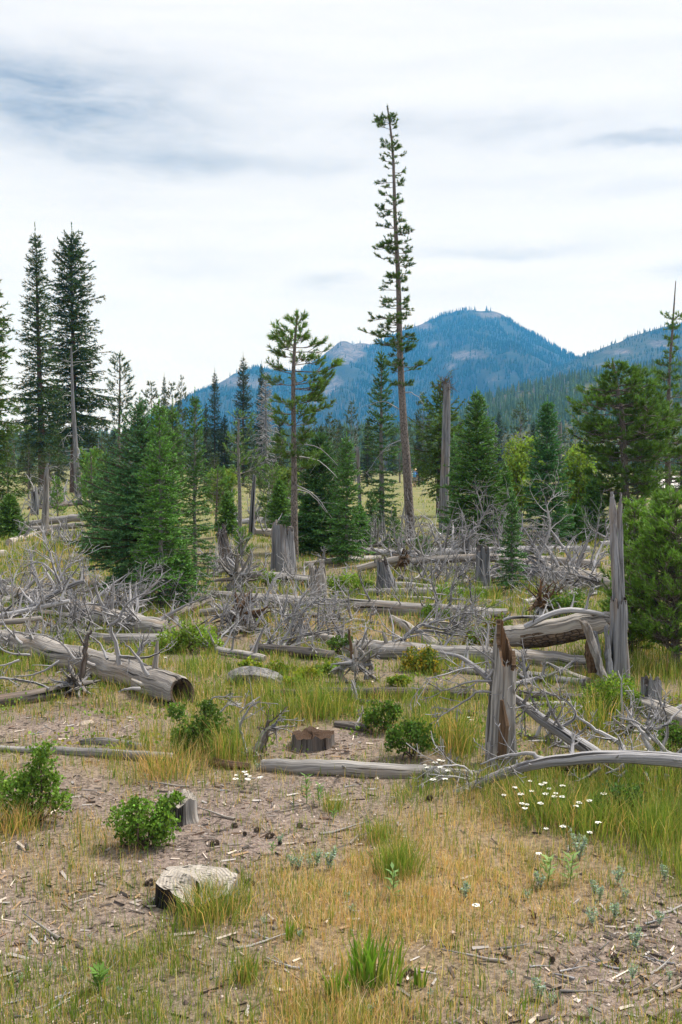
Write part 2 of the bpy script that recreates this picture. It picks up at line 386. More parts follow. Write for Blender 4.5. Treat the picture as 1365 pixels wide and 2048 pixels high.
# ------------------------------------------------------------------ ground
def build_ground():
    ys = np.concatenate((np.linspace(-8, 2.4, 14), np.geomspace(2.6, 40, 170), np.geomspace(42, 9000, 40)))
    ts = np.linspace(-1, 1, 191); ts = np.sign(ts) * np.abs(ts) ** 1.25
    X = ts[None] * np.maximum(7.0, .85 * ys)[:, None]; Y = np.repeat(ys[:, None], len(ts), 1)
    Z = ground_z(X, Y); D, R, H_ = fields(X, Y)
    c = np.stack((np.clip(D, 0, 1), R, np.clip((Y - 17) / 18, 0, 1)), -1)
    n = len(ts); i = np.arange(len(ys) - 1)[:, None] * n; j = np.arange(n - 1)[None]
    Q = np.stack((i + j, i + j + 1, i + n + j + 1, i + n + j), -1).reshape(-1, 4)
    mb = MB(); mb.add(np.stack((X, Y, Z), -1), Q, None, None, c.reshape(-1, 3))
    m, t, b, o = mat('gravelly_soil_with_litter')
    geo = t.node('ShaderNodeNewGeometry').outputs['Position']
    cl = t.node('ShaderNodeSeparateColor'); t.l.new(attr(t, 'col').outputs['Color'], cl.inputs[0])
    big = t.noise(geo, 2.2, 4, .6); fine = t.noise(geo, 38, 5, .7); fin2 = t.noise(geo, 110, 3, .7); mid = t.noise(geo, 9, 4, .65)
    vo = t.node('ShaderNodeTexVoronoi'); vo.inputs['Scale'].default_value = 75; t.put(vo.inputs['Vector'], geo)
    soil = t.mix(t.ramp(big, [(.35, 0), (.65, 1)]), (.285, .222, .186), (.20, .158, .136))
    soil = t.mix(t.ramp(fin2, [(.42, 0), (.66, .8)]), soil, (.41, .335, .295))
    soil = t.mix(t.ramp(vo.outputs['Distance'], [(.1, .75), (.35, 0)]), soil, t.mix(.8, (.3, .25, .22), vo.outputs['Color'], 'MULTIPLY'))
    lit = t.math('MULTIPLY', t.ramp(fine, [(.45, 0), (.57, 1)]), t.ramp(mid, [(.34, .3), (.58, 1)]))
    soil = t.mix(lit, soil, (.085, .066, .055))
    thatch = t.mix(cl.outputs[1], (.16, .155, .06), (.42, .29, .15))
    thatch = t.mix(t.ramp(fine, [(.4, 0), (.62, .75)]), thatch, (.09, .072, .05))
    vg = t.math('MULTIPLY', t.ramp(cl.outputs[0], [(.12, 0), (.85, .8)]), t.ramp(mid, [(.3, .55), (.6, 1)]))
    c = t.mix(vg, soil, thatch)
    mead = t.mix(t.ramp(t.noise(geo, .35, 5, .6), [(.35, 0), (.65, 1)]), (.13, .16, .05), (.22, .20, .09))
    c = t.mix(t.math('MULTIPLY', cl.outputs[2], .85), c, mead)
    t.put(b.inputs['Base Color'], c); b.inputs['Roughness'].default_value = .95; b.inputs['Specular IOR Level'].default_value = .15
    bp = t.node('ShaderNodeBump', i_Height=t.math('ADD', t.math('MULTIPLY', mid, 1.2), t.math('ADD', fine, t.math('MULTIPLY', fin2, .5)))); bp.inputs['Strength'].default_value = .8; bp.inputs['Distance'].default_value = .025
    t.l.new(bp.outputs[0], b.inputs['Normal'])
    g = mb.build('ground', m); g['kind'] = 'structure'
build_ground()

# ------------------------------------------------------------------ hills and mountains with their far woods
def ridge_mesh(name, prof, D1, D0, back, seed, rough, rock, treespec, mcols):
    """PROF: skyline as photo pixels at distance D1; the slope falls towards the viewer down to D0"""
    prof = np.array(prof, float); rx = (prof[:, 0] - CX) / F * D1; rz = CAMH + (HOR - prof[:, 1]) / F * D1
    def height(x, y):
        r = np.interp(x, rx, rz)
        s = np.clip((y - D0) / (D1 - D0), 0, 1)
        crest = np.where(y <= D1, s ** 1.15, np.clip(1 - (y - D1) / back, 0, 1) ** .8)
        n = (fbm(x / rough, y / rough, seed, 4) - .5)
        gul = (fbm(x / (rough * .45), y / (rough * 1.6), seed + 20, 3) - .5)
        env = np.clip(s * (1 - s) * 4, 0, 1) if np.ndim(s) else s
        return r * crest + (n * .55 + gul * .45) * r.max() * .42 * env * np.where(y <= D1, 1, .3) + (fbm(x / 40, y / 40, seed + 5, 3) - .5) * (r.max() * .03)
    xs = np.linspace(rx[0], rx[-1], 150); ys = np.concatenate((np.linspace(D0, D1, 64), np.linspace(D1, D1 + back, 14)[1:]))
    X, Y = np.meshgrid(xs, ys); Z = height(X, Y) - 1.0
    ry = lambda x, y, z: (CX + x / y * F, HOR - (z - CAMH) / y * F)
    def rockmask(X, Y, Z):
        u, v = ry(X, Y, Z); m = np.zeros_like(X)
        for px, py, a, b_, k in rock: m = np.maximum(m, k * np.exp(-(((u - px) / a) ** 2 + ((v - py) / b_) ** 2)))
        return m * (.4 + 1.2 * fbm(X / 30, Y / 60, seed + 60, 3))
    rk = rockmask(X, Y, Z)
    c = np.stack((np.clip(rk, 0, 1), 0 * rk, 0 * rk), -1)
    n = len(xs); i = np.arange(len(ys) - 1)[:, None] * n; j = np.arange(n - 1)[None]
    Q = np.stack((i + j, i + j + 1, i + n + j + 1, i + n + j), -1).reshape(-1, 4)
    mb = MB(); mb.add(np.stack((X, Y, Z), -1), Q, None, None, c.reshape(-1, 3))
    m, t, b, o = mat(name + '_ground'); geo = t.node('ShaderNodeNewGeometry').outputs['Position']
    cl = t.node('ShaderNodeSeparateColor'); t.l.new(attr(t, 'col').outputs['Color'], cl.inputs[0])
    nz = t.noise(geo, .03, 5, .65)
    base = t.mix(t.ramp(nz, [(.35, 0), (.65, 1)]), mcols[0], mcols[1])
    rockc = t.mix(t.ramp(t.noise(t.mapping(geo, (1, 1, .45)), .055, 5, .75), [(.38, 0), (.6, 1)]), (.045, .045, .05), (.19, .165, .155))
    t.put(b.inputs['Base Color'], t.mix(t.ramp(cl.outputs[0], [(.42, 0), (.75, .9)]), base, rockc)); b.inputs['Roughness'].default_value = 1; b.inputs['Specular IOR Level'].default_value = .05
    g = mb.build(name, m); g['kind'] = 'structure'
    # the wood on it
    nt, hmin, hmax, tiers, sides, wname, tcol = treespec
    rng = np.random.default_rng(seed)
    x = rng.uniform(rx[0], rx[-1], nt); y = D0 + (D1 - D0 + 30) * rng.random(nt) ** .8
    z = height(x, y)
    keep = (rng.random(nt) > np.clip(rockmask(x, y, z) * 1.7, 0, .97)) & (fbm(x / 90, y / 90, seed + 33, 3) > .3 + .12 * rng.random(nt))
    keep &= np.abs(x / y) < .40
    x, y, z = x[keep], y[keep], z[keep]; k = len(x)
    h = rng.uniform(hmin, hmax, k) * (.7 + .6 * fbm(x / 120, y / 120, seed + 71, 2)); wr = h * rng.uniform(.14, .22, k)
    tone = rng.uniform(.7, 1.35, (k, 1)); cc = np.array(tcol)[None] * tone
    dead = rng.random(k) < .07; cc[dead] = np.array((.17, .155, .15)) * rng.uniform(.8, 1.2, (dead.sum(), 1)); wr[dead] *= .55
    VV, TT, CC = [], [], []; vb = 0
    for ti in range(tiers):
        f0 = ti / tiers * .85; f1 = min(1, f0 + 1.25 / tiers) if ti < tiers - 1 else 1
        ph = rng.uniform(0, 6.28, (k, 1)) + np.arange(sides)[None] / sides * 6.283
        rr = wr[:, None] * (1 - f0) * rng.uniform(.65, 1.25, (k, sides))
        ring = np.stack((x[:, None] + rr * np.cos(ph), y[:, None] + rr * np.sin(ph), np.repeat((z + h * f0)[:, None], sides, 1) + rng.uniform(-.05, .05, (k, sides)) * h[:, None]), -1)
        top = np.stack((x, y, z + h * f1), -1)[:, None]
        V = np.concatenate((ring, top), 1); q = sides + 1
        T = (vb + np.arange(k)[:, None, None] * q + np.array([(a, (a + 1) % sides, sides) for a in range(sides)])[None]).reshape(-1, 3)
        VV.append(V.reshape(-1, 3)); TT.append(T); CC.append(np.repeat(cc, q, 0)); vb += k * q
    mb = MB(); mb.add(np.concatenate(VV), None, np.concatenate(TT), None, np.concatenate(CC))
    f = mb.build(wname, M_far, smooth=False)
    return f
m, t, b, o = mat('distant_conifer_wood'); t.put(b.inputs['Base Color'], attr(t, 'col').outputs['Color']); b.inputs['Roughness'].default_value = .9; b.inputs['Specular IOR Level'].default_value = .1
M_far = m
f = ridge_mesh('mountain', [(340, 850), (380, 805), (400, 790), (430, 772), (470, 750), (520, 734), (560, 742), (600, 745), (640, 716), (668, 696), (680, 686), (692, 683), (706, 690), (722, 687), (740, 692), (765, 683), (800, 666), (840, 648), (880, 634), (915, 625), (940, 622), (975, 623), (1000, 630), (1030, 650), (1060, 666), (1100, 690), (1150, 719), (1200, 752), (1300, 810)],
               3500, 1900, 700, 11, 420, [(690, 706, 40, 26, 1.35), (660, 770, 34, 26, .8), (935, 712, 50, 12, 1.0), (900, 735, 24, 12, .7), (975, 632, 40, 9, .9), (840, 655, 30, 14, 1.0), (640, 800, 40, 30, .6), (470, 765, 90, 20, .75), (720, 690, 30, 10, 1.0), (870, 690, 40, 12, .7), (980, 760, 40, 14, .6)],
               (29000, 10, 17, 2, 4, 'mountain_forest', (.030, .056, .032)), ((.022, .032, .024), (.042, .046, .034)))
tag(f, 'dark conifer wood covering the blue rounded mountain', 'forest', None, 'stuff')
f = ridge_mesh('mountain', [(700, 900), (800, 868), (880, 836), (950, 803), (1012, 776), (1060, 757), (1110, 736), (1150, 719), (1200, 697), (1260, 676), (1320, 657), (1400, 640), (1500, 622), (1620, 612)],
               2500, 1300, 600, 23, 330, [(1240, 705, 60, 10, .75), (1320, 690, 60, 12, .7), (1200, 730, 60, 10, .55)],
               (20000, 6, 11, 2, 4, 'mountainside_forest', (.04, .07, .035)), ((.035, .048, .028), (.065, .068, .042)))
tag(f, 'conifer wood on the mountain slope rising behind the bushy pine', 'forest', None, 'stuff')
f = ridge_mesh('hill', [(-400, 895), (0, 890), (300, 885), (500, 880), (700, 872), (820, 858), (880, 836), (920, 818), (955, 802), (1000, 790), (1060, 774), (1130, 760), (1200, 750), (1300, 737), (1400, 724), (1560, 705)],
               1000, 420, 250, 41, 160, [],
               (15500, 7, 13, 3, 5, 'hillside_forest', (.085, .13, .04)), ((.06, .075, .03), (.11, .105, .05)))
tag(f, 'mid green conifer wood on the low hill behind the meadow', 'forest', None, 'stuff')

# ------------------------------------------------------------------ the hazy air
def build_haze():
    x0, x1, y0, y1, z0, z1 = -2600, 2600, -200, 4400, -4, 640
    V = [(x, y, z) for z in (z0, z1) for y in (y0, y1) for x in (x0, x1)]
    Q = [(0, 2, 3, 1), (4, 5, 7, 6), (0, 1, 5, 4), (2, 6, 7, 3), (0, 4, 6, 2), (1, 3, 7, 5)]
    mb = MB(); mb.add(V, Q)
    m = bpy.data.materials.new('pale_blue_air'); m.use_nodes = True; t = NT(m.node_tree); t.n.clear()
    v = t.node('ShaderNodeVolumePrincipled'); v.inputs['Color'].default_value = (.06, .41, 1.0, 1); v.inputs['Absorption Color'].default_value = (1, 1, 1, 1); v.inputs['Density'].default_value = .00016; v.inputs['Anisotropy'].default_value = .1
    o = t.node('ShaderNodeOutputMaterial'); t.l.new(v.outputs[0], o.inputs['Volume'])
    h = mb.build('haze', m, smooth=False); h['kind'] = 'stuff'; h['label'] = 'thin bluish haze between the meadow and the mountains'; h['category'] = 'haze'
build_haze()

# ------------------------------------------------------------------ living trees
def trunk_path(H, lean=(0, 0), wob=.02, k=14, seed=0):
    t = np.linspace(0, 1, k); rng = np.random.default_rng(seed)
    ox = np.cumsum(rng.normal(0, wob, k)) * H * .05; oy = np.cumsum(rng.normal(0, wob, k)) * H * .05
    return np.stack((lean[0] * t * H + ox - ox[0], lean[1] * t * H + oy - oy[0], t * H), -1)
def on_path(P, z):
    return np.array([np.interp(z, P[:, 2], P[:, a]) for a in range(3)])
def px_trunk(pts, depth):
    """a trunk drawn through photo pixels, standing DEPTH metres away; local coordinates from its foot"""
    W_ = np.array([at(x, y, depth) for x, y in pts]); base = W_[0].copy(); base[2] = zg(base[0], base[1])
    P = W_ - base; P[0, 2] = -.05
    return base, smooth_path(P, 18)

def fir_tree(name, label, base, H, R, seed, group=None, z0=.06, col=(.04, .085, .045), sp=None, nb=5, twig=.09, nl=.04, nw=.010, dens=85, elev=(-.12, .75), droop=.25, shape=.85, bare=0.0,
             irregular=.25, bark=None, lean=(0, 0), P=None, r0=None, tip=.5, gaps=0.0, dead=False, leader=True, tonevar=.2, cat='tree', tw_len=.42, hang=.15, sides=None):
    """a fir or spruce: whorls of boughs, each a flat spray of twigs clad in needles"""
    rng = np.random.default_rng(seed)
    root = thing(name, label, cat, base, group)
    if P is None: P = trunk_path(H, lean, .02, 14, seed)
    H = P[-1, 2]; r0 = r0 or H * .0095 + .008; sp = (sp or H * .03) * .66
    mb = MB(); tp = np.linspace(0, 1, len(P)); tube(mb, P, r0 * (1 - tp) ** .9 + .004, 8, .08, seed)
    A, B, TN, SA, SB, SR = [], [], [], [], [], []
    z = z0 * H
    while z < H * .975:
        rel = min(1, max(0, (z / H - z0) / (1 - z0))); p0 = on_path(P, z)
        n = max(3, int(rng.normal(nb, .8))); ph0 = rng.uniform(0, 6.28)
        wl = rng.uniform(1 - irregular, 1 + irregular * .6)
        for i in range(n):
            if rng.random() < gaps: continue
            ph = ph0 + i * 6.283 / n + rng.normal(0, .25)
            Lb = R * ((1 - rel) ** shape) * min(1, .72 + rel * 2.5) * wl * rng.uniform(1 - irregular, 1 + irregular * .5) + .03 * R
            if sides is not None: Lb *= sides(rel, math.cos(ph))
            el = elev[0] + (elev[1] - elev[0]) * rel ** 1.3 + rng.normal(0, .1)
            h = np.array((math.cos(ph), math.sin(ph), 0))
            s = np.linspace(0, 1, 6)[:, None]; jz = rng.uniform(-.5, .5) * sp
            path = p0 + np.array((0, 0, jz)) + h * (s * Lb * math.cos(el)) + np.array((0, 0, 1)) * (s * Lb * math.sin(el) - droop * Lb * s ** 2 * (1 - rel) + droop * .75 * Lb * s ** 3)
            tn = rng.uniform(1 - tonevar, 1 + tonevar)
            pq = path[[0, 2, 5]]; SA.append(pq[:-1]); SB.append(pq[1:]); SR.append(np.array((.014 * Lb + .003, .009 * Lb + .003)))
            bs = bare * rng.uniform(.6, 1.3)
            fo = s[:-1, 0] >= bs
            A.append(path[:-1][fo]); B.append(path[1:][fo]); TN.append(np.full(fo.sum(), tn))
            m = int(Lb / twig)
            if m > 0:
                t = np.clip((np.arange(m) + .5 + rng.uniform(-.3, .3, m)) / m, .06, 1); t = t[t > bs * .8]; m = len(t)
            if m > 0:
                f = t * 5; ii = np.minimum(f.astype(int), 4); q = path[ii] + (path[ii + 1] - path[ii]) * (f - ii)[:, None]
                dr = unit(path[ii + 1] - path[ii]); pr = unit(np.cross(dr, (0, 0, 1.0))) * np.where(np.arange(m) % 2, 1, -1)[:, None]
                tl = (Lb * tw_len * (1 - t) ** .8 * np.minimum(1, t * 3 + .35) + twig * .7) * rng.uniform(.7, 1.2, m)
                a = rng.uniform(.75, 1.15, m)[:, None]
                d = unit(dr * np.cos(a) + pr * np.sin(a) + rng.normal(0, .12, (m, 3)) + np.array((0, 0, -hang)))
                e = q + d * tl[:, None]
                A.append(q); B.append(e); TN.append(tn * rng.uniform(.85, 1.15, m))
                # side twiglets on the longer twigs
                lg = tl > twig * 2.2
                if lg.any():
                    for u, sg in ((.35, 1), (.5, -1), (.68, 1), (.8, -1)):
                        q2 = q[lg] + d[lg] * (tl[lg] * u)[:, None]; p2 = unit(np.cross(d[lg], (0, 0, 1.0))) * sg
                        e2 = q2 + unit(d[lg] * .65 + p2 * .75 + rng.normal(0, .12, (lg.sum(), 3)) + np.array((0, 0, -hang * .6))) * (tl[lg] * .42)[:, None]
                        A.append(q2); B.append(e2); TN.append(tn * rng.uniform(.85, 1.15, lg.sum()))
        z += sp * (1 - .45 * rel) * rng.uniform(.75, 1.25)
    prisms(mb, np.concatenate(SA), np.concatenate(SB), np.concatenate(SR), np.concatenate(SR) * .8)
    mb.build('trunk', bark or M_barkf, root, off=(0, 0, 0))
    A, B, TN = np.concatenate(A), np.concatenate(B), np.concatenate(TN)
    mb = MB()
    if dead:
        prisms(mb, A, B, .006 * nl / .04, .003 * nl / .04, np.ones(3))
        blades(mb, A, B, dens, nl, nw, rng, (.4, .9), 0, -.3, col, TN)
        mb.build('dead_twigs', M_twig, root, off=(0, 0, 0))
    else:
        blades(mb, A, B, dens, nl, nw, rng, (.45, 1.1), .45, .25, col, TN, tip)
        if leader:
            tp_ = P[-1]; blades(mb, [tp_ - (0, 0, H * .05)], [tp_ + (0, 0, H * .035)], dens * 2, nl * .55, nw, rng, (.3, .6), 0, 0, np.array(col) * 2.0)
        mb.build('crown', M_needle, root, off=(0, 0, 0))
    return root

def pine_tree(name, label, base, P, outline, seed, group=None, r0=.1, r1=.01, nwh=30, nb=3, col=(.075, .115, .032), nl=.07, nw=.011, dens=170, brush=.22, elev=.25, upt=.35, sub=5, keep=.9, bark=None,
              deadlow=(), cat='tree', trunk_col=None, sub_len=.38, tonevar=.22, deadtop=None):
    """a pine: boughs that bear brush-like tufts of long needles at their ends. OUTLINE rows: height, reach to -x, reach to +x (metres)"""
    rng = np.random.default_rng(seed); root = thing(name, label, cat, base, group)
    out = np.array(sorted(outline), float); H = P[-1, 2]
    mb = MB(); tp = np.linspace(0, 1, len(P)); tube(mb, P, r0 + (r1 - r0) * tp ** .85, 9, .07, seed, col=trunk_col)
    A, B, TN, SA, SB, SR = [], [], [], [], [], []
    def sec(path, r):
        if len(path) == 6: path = path[[0, 2, 4, 5]]
        SA.append(path[:-1]); SB.append(path[1:]); SR.append(np.linspace(r, r * .4, len(path))[:-1])
    for z in np.linspace(out[0, 0], out[-1, 0], nwh) + rng.normal(0, .3 * (out[-1, 0] - out[0, 0]) / nwh, nwh):
        z = min(max(z, out[0, 0]), H * .995); p0 = on_path(P, z); l, r = np.interp(z, out[:, 0], out[:, 1]), np.interp(z, out[:, 0], out[:, 2]); ph0 = rng.uniform(0, 6.28)
        relh = (z - out[0, 0]) / max(out[-1, 0] - out[0, 0], 1e-6)
        for i in range(nb):
            if rng.random() > keep: continue
            ph = ph0 + i * 6.283 / nb + rng.normal(0, .35); c = math.cos(ph)
            Lb = (abs(c) * (r if c > 0 else l) + (1 - abs(c)) * (l + r) / 2) * rng.uniform(.55, 1.08)
            if Lb < brush * .5: Lb = brush * .5
            el = elev * rng.uniform(.3, 1.5) + .6 * max(0, relh - .75) + rng.normal(0, .1)
            h = np.array((c, math.sin(ph), 0)); s = np.linspace(0, 1, 6)[:, None]; wb = rng.normal(0, .05 * Lb, (6, 3)) * s
            path = p0 + h * (s * Lb * math.cos(el)) + np.array((0, 0, 1)) * (Lb * (math.sin(el) * s - .15 * s * s + upt * s ** 3)) + wb
            sec(path, .012 * Lb + .005); tn = rng.uniform(1 - tonevar, 1 + tonevar)
            def tuft(a, b_):
                A.append(a[None]); B.append(b_[None]); TN.append([tn * rng.uniform(.85, 1.15)])
            e = unit(path[-1] - path[-2]); tuft(path[-1] - e * min(brush, Lb * .6), path[-1] + e * nl * .3)
            for j in range(rng.poisson(sub * min(1, Lb / (brush * 2.2)))):
                t = rng.uniform(.3, .97); f = t * 5; ii = min(int(f), 4); q = path[ii] + (path[ii + 1] - path[ii]) * (f - ii)
                dr = unit(path[ii + 1] - path[ii]); pr = unit(np.cross(dr, (0, 0, 1.0))) * rng.choice((-1, 1))
                sl = Lb * sub_len * rng.uniform(.4, 1.1) * (1.15 - t * .6) + brush * .5
                d = unit(dr * rng.uniform(.5, 1) + pr * rng.uniform(.4, 1) + np.array((0, 0, rng.uniform(-.1, .45))))
                mid = q + d * sl * .55; d2 = unit(d + np.array((0, 0, rng.uniform(.1, .6)))); en = mid + d2 * sl * .45
                sec(np.stack((q, mid, en)), .006 * Lb + .003)
                tuft(en - d2 * min(brush, sl * .45), en + d2 * nl * .2)
                if sl > brush * 1.6:
                    for sg in (-1, 1):
                        d3 = unit(d + np.cross(d, (0, 0, 1.0)) * sg * .8 + np.array((0, 0, .3))); en3 = mid + d3 * sl * .35
                        sec(np.stack((mid, en3)), .004); tuft(en3 - d3 * min(brush, sl * .3), en3)
    if SA: prisms(mb, np.concatenate(SA), np.concatenate(SB), np.concatenate(SR), np.concatenate(SR) * .75, trunk_col if trunk_col is None else np.asarray(trunk_col))
    tpz = P[-1]
    if deadtop is None: A.append((tpz - unit(P[-1] - P[-2]) * brush * 1.3)[None]); B.append((tpz + (0, 0, nl * .5))[None]); TN.append([1.1])
    mb.build('trunk', bark or M_barkp, root, off=(0, 0, 0))
    for (z, px_, pz_, py_) in deadlow:            # bare dead boughs under the crown
        d = MB(); p0 = on_path(P, z); e = p0 + np.array((px_, py_, pz_)); mid = (p0 + e) / 2 + np.array((0, 0, abs(px_) * .22))
        pp = smooth_path(np.stack((p0, mid, e)), 8) + rng.normal(0, .01, (8, 3)); tube(d, pp, np.linspace(.016, .004, 8), 4, seed=seed)
        for j in range(4):
            q = pp[rng.integers(3, 8)]; prisms(d, q[None], (q + rng.normal(0, .18, 3) * (1, 1, .7))[None], .004, .002)
        d.build('dead_bough', M_twig, root, off=(0, 0, 0))
    mb = MB(); A, B, TN = np.concatenate(A), np.concatenate(B), np.concatenate([np.asarray(x, float) for x in TN])
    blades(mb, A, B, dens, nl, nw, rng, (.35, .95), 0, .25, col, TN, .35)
    mb.build('crown', M_needle, root, off=(0, 0, 0))
    return root

def leafy(mb, C, rng, size, col, tone=None, up=.4):
    """broad leaves: small folded diamonds at the points C"""
    m = len(C); d = unit(rng.normal(size=(m, 3)) + np.array((0, 0, up))); s = unit(np.cross(d, rng.normal(size=(m, 3)))); n = np.cross(d, s)
    L = size * rng.uniform(.6, 1.3, (m, 1)); Wd = L * .42
    V = np.stack((C, C + d * L * .5 + s * Wd + n * L * .1, C + d * L, C + d * L * .5 - s * Wd + n * L * .1), 1)
    c = np.asarray(col)[None] * rng.uniform(.65, 1.35, (m, 1)); c = c * (1 + rng.normal(0, .08, (m, 3)))
    if tone is not None: c = c * np.asarray(tone).reshape(m, -1)
    b = np.arange(m)[:, None] * 4
    T = np.concatenate((b + np.array((0, 1, 2)), b + np.array((0, 2, 3))))
    mb.add(V.reshape(-1, 3), None, T, None, np.repeat(np.clip(c, 0, 1), 4, 0))
def broadleaf(name, label, base, H, R, seed, group=None, col=(.16, .22, .045), size=.10, nst=5, n=60, lv=22, cat='tree', part='crown', twr=.02):
    rng = np.random.default_rng(seed); root = thing(name, label, cat, base, group)
    st = MB(); C, TN = [], []
    for i in range(nst):
        ph = rng.uniform(0, 6.28); r = R * rng.uniform(.15, .6); h = H * rng.uniform(.7, 1)
        P = smooth_path(np.array([(rng.normal(0, .06 * R), rng.normal(0, .06 * R), -.05), (math.cos(ph) * r * .6, math.sin(ph) * r * .6, h * .5), (math.cos(ph) * r, math.sin(ph) * r, h)]), 8)
        tube(st, P, np.linspace(twr, twr * .2, 8), 5, seed=seed)
        for j in range(n // nst):
            t = rng.uniform(.2, 1); q = np.array([np.interp(t, np.linspace(0, 1, 8), P[:, a]) for a in range(3)])
            d = unit(np.array((rng.normal(), rng.normal(), rng.uniform(.0, 1.0)))); L = R * rng.uniform(.25, .6) * (1.15 - t * .6); e = q + d * L
            prisms(st, q[None], e[None], twr * .3, twr * .08)
            k = rng.poisson(lv); tt = rng.uniform(.25, 1.05, (k, 1)); C.append(q + (e - q) * tt + rng.normal(0, .07 * R, (k, 3))); TN.append(np.full(k, rng.uniform(.75, 1.25)))
    st.build('stem', M_barkf, root, off=(0, 0, 0))
    mb = MB(); leafy(mb, np.concatenate(C), rng, size, col, np.concatenate(TN)); mb.build(part, M_leaf, root, off=(0, 0, 0))
    return root

def foot(px, py): return gp(px, py)
def metres(px, depth): return px * depth / F
def fir(name, label, px, bpy_, tpy, hw, seed, scale=1.0, **kw):
    b = foot(px, bpy_); H = at(px, tpy, b[1])[2] - b[2]; s = max(1.0, b[1] / 15) * scale
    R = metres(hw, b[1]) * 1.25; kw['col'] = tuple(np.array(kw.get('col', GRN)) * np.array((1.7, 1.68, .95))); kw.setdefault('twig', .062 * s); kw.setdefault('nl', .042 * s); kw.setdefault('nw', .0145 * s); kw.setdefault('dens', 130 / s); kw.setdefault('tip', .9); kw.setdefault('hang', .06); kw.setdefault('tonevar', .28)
    return fir_tree(name, label, b, H, R, seed, **kw)
def pine(name, label, pts, outline_px, seed, scale=1.0, depth=None, **kw):
    d = depth or foot(*pts[0])[1]; base, P = px_trunk(pts, d)
    out = [(at(x0, y, d)[2] - base[2], metres(l, d), metres(r, d)) for x0, y, l, r in [(pts[-1][0], *o_) for o_ in outline_px]]
    s = max(1.0, d / 22) * scale; kw.setdefault('nl', .075 * s); kw.setdefault('nw', .0125 * s); kw.setdefault('dens', 150 / s); kw.setdefault('brush', .20 * s)
    kw['col'] = tuple(np.array(kw.get('col', (.075, .115, .032))) * np.array((1.3, 1.55, 1.2)))
    return pine_tree(name, label, base, P, out, seed, **kw)

GRN = (.052, .120, .042)
# the tall thin pine and its neighbours
pine('lodgepole_pine', 'tallest pine, thin and sparse, rising far above every other tree', [(822, 1085), (815, 950), (806, 820), (800, 690), (797, 560), (790, 420), (786, 300), (775, 212)],
     [(228, 8, 14), (250, 34, 18), (275, 52, 20), (300, 18, 20), (340, 28, 24), (400, 42, 16), (450, 46, 18), (490, 46, 42), (520, 42, 36), (570, 36, 14), (600, 42, 22), (640, 66, 20), (672, 66, 22), (700, 38, 48), (740, 36, 56), (772, 24, 34)], 101,
     r0=.135, r1=.018, nwh=46, nb=4, sub=7, keep=.72, elev=.0, upt=.22, brush=.105, nl=.075, nw=.015, dens=250, sub_len=.42, col=(.058, .088, .030),
     deadlow=((3.4, -.9, .15, .1), (2.7, -1.0, -.9, -.1), (3.9, .6, -.3, .1)))
pine('lodgepole_pine', 'slender pine with tufted boughs and bare lower trunk, behind the splintered grey stump', [(590, 1122), (589, 1000), (588, 880), (587, 760), (590, 690), (595, 628)],
     [(640, 12, 16), (670, 48, 30), (690, 54, 46), (705, 50, 84), (735, 46, 96), (760, 52, 84), (785, 60, 104), (805, 46, 96), (835, 66, 40), (870, 30, 62), (905, 46, 50), (945, 24, 36)], 103, r0=.085, r1=.02, nwh=25, nb=4, sub=8, keep=.7, brush=.2, nl=.10, nw=.017, dens=190, elev=.05, upt=.3, col=(.085, .125, .035),
     deadlow=((2.45, 1.0, -.55, -.1), (2.2, 1.2, -.8, -.2), (2.3, -.5, -.3, .1), (1.6, .8, -.7, -.1), (1.5, .7, -.5, .2)))
pine('lodgepole_pine', 'short thin pine with a broken grey top beside the leaning grey pole', [(481, 1118), (480, 1000), (477, 900), (478, 838)],
     [(846, 18, 34), (870, 16, 32), (905, 34, 36), (925, 22, 40), (948, 12, 60), (970, 8, 34)], 105, r0=.055, r1=.018, nwh=9, nb=4, sub=5, col=(.09, .14, .035), bark=M_barkf, deadtop=True)
pine('lodgepole_pine', 'bushy pine with wide dark crown beside the right mountain', [(1252, 1072), (1250, 950), (1246, 850), (1236, 780), (1226, 722)],
     [(735, 16, 22), (765, 34, 50), (790, 68, 80), (825, 98, 96), (860, 92, 104), (880, 102, 96), (910, 84, 110), (950, 70, 92), (985, 84, 80), (1010, 40, 50)], 107, r0=.14, r1=.03, nwh=24, nb=6, sub=10, keep=.95, brush=.24, nl=.11, nw=.020, dens=190, col=(.072, .112, .028), elev=.08, upt=.22, sub_len=.42)
pine('lodgepole_pine', 'pine forming the second top right of the bushy pine', [(1288, 1066), (1287, 900), (1284, 800), (1281, 735)], [(745, 12, 14), (775, 30, 34), (810, 50, 48), (850, 50, 56), (890, 54, 54)], 108, r0=.09, nwh=13, nb=6, sub=8, brush=.24, nl=.11, nw=.020, dens=180, col=(.075, .116, .028), elev=.1, upt=.25)
pine('lodgepole_pine', 'pine with a bare dead spike top at the right edge of the photo', [(1338, 1060), (1336, 900), (1338, 780), (1346, 650), (1352, 562)],
     [(638, 26, 20), (648, 26, 22), (655, 3, 3), (725, 3, 3), (738, 34, 36), (752, 38, 40), (768, 8, 10), (800, 40, 50), (830, 66, 60), (870, 72, 70), (910, 66, 70), (950, 70, 70), (985, 60, 60)], 109, r0=.11, r1=.012, nwh=26, nb=5, sub=9, brush=.24, nl=.11, nw=.020, dens=180, col=(.072, .112, .028), deadtop=True, elev=.1, upt=.22)
pine('young_pine', 'bright young pine beside the tall split snag', [(1262, 1306), (1268, 1150), (1270, 1012)], [(1024, 8, 8), (1060, 28, 30), (1120, 44, 46), (1180, 58, 56), (1240, 62, 62), (1296, 58, 56)], 111, r0=.035, r1=.01, nwh=28, nb=7, sub=8, brush=.15, nl=.06, nw=.0095, dens=250, elev=.5, upt=.3, col=(.115, .172, .036))
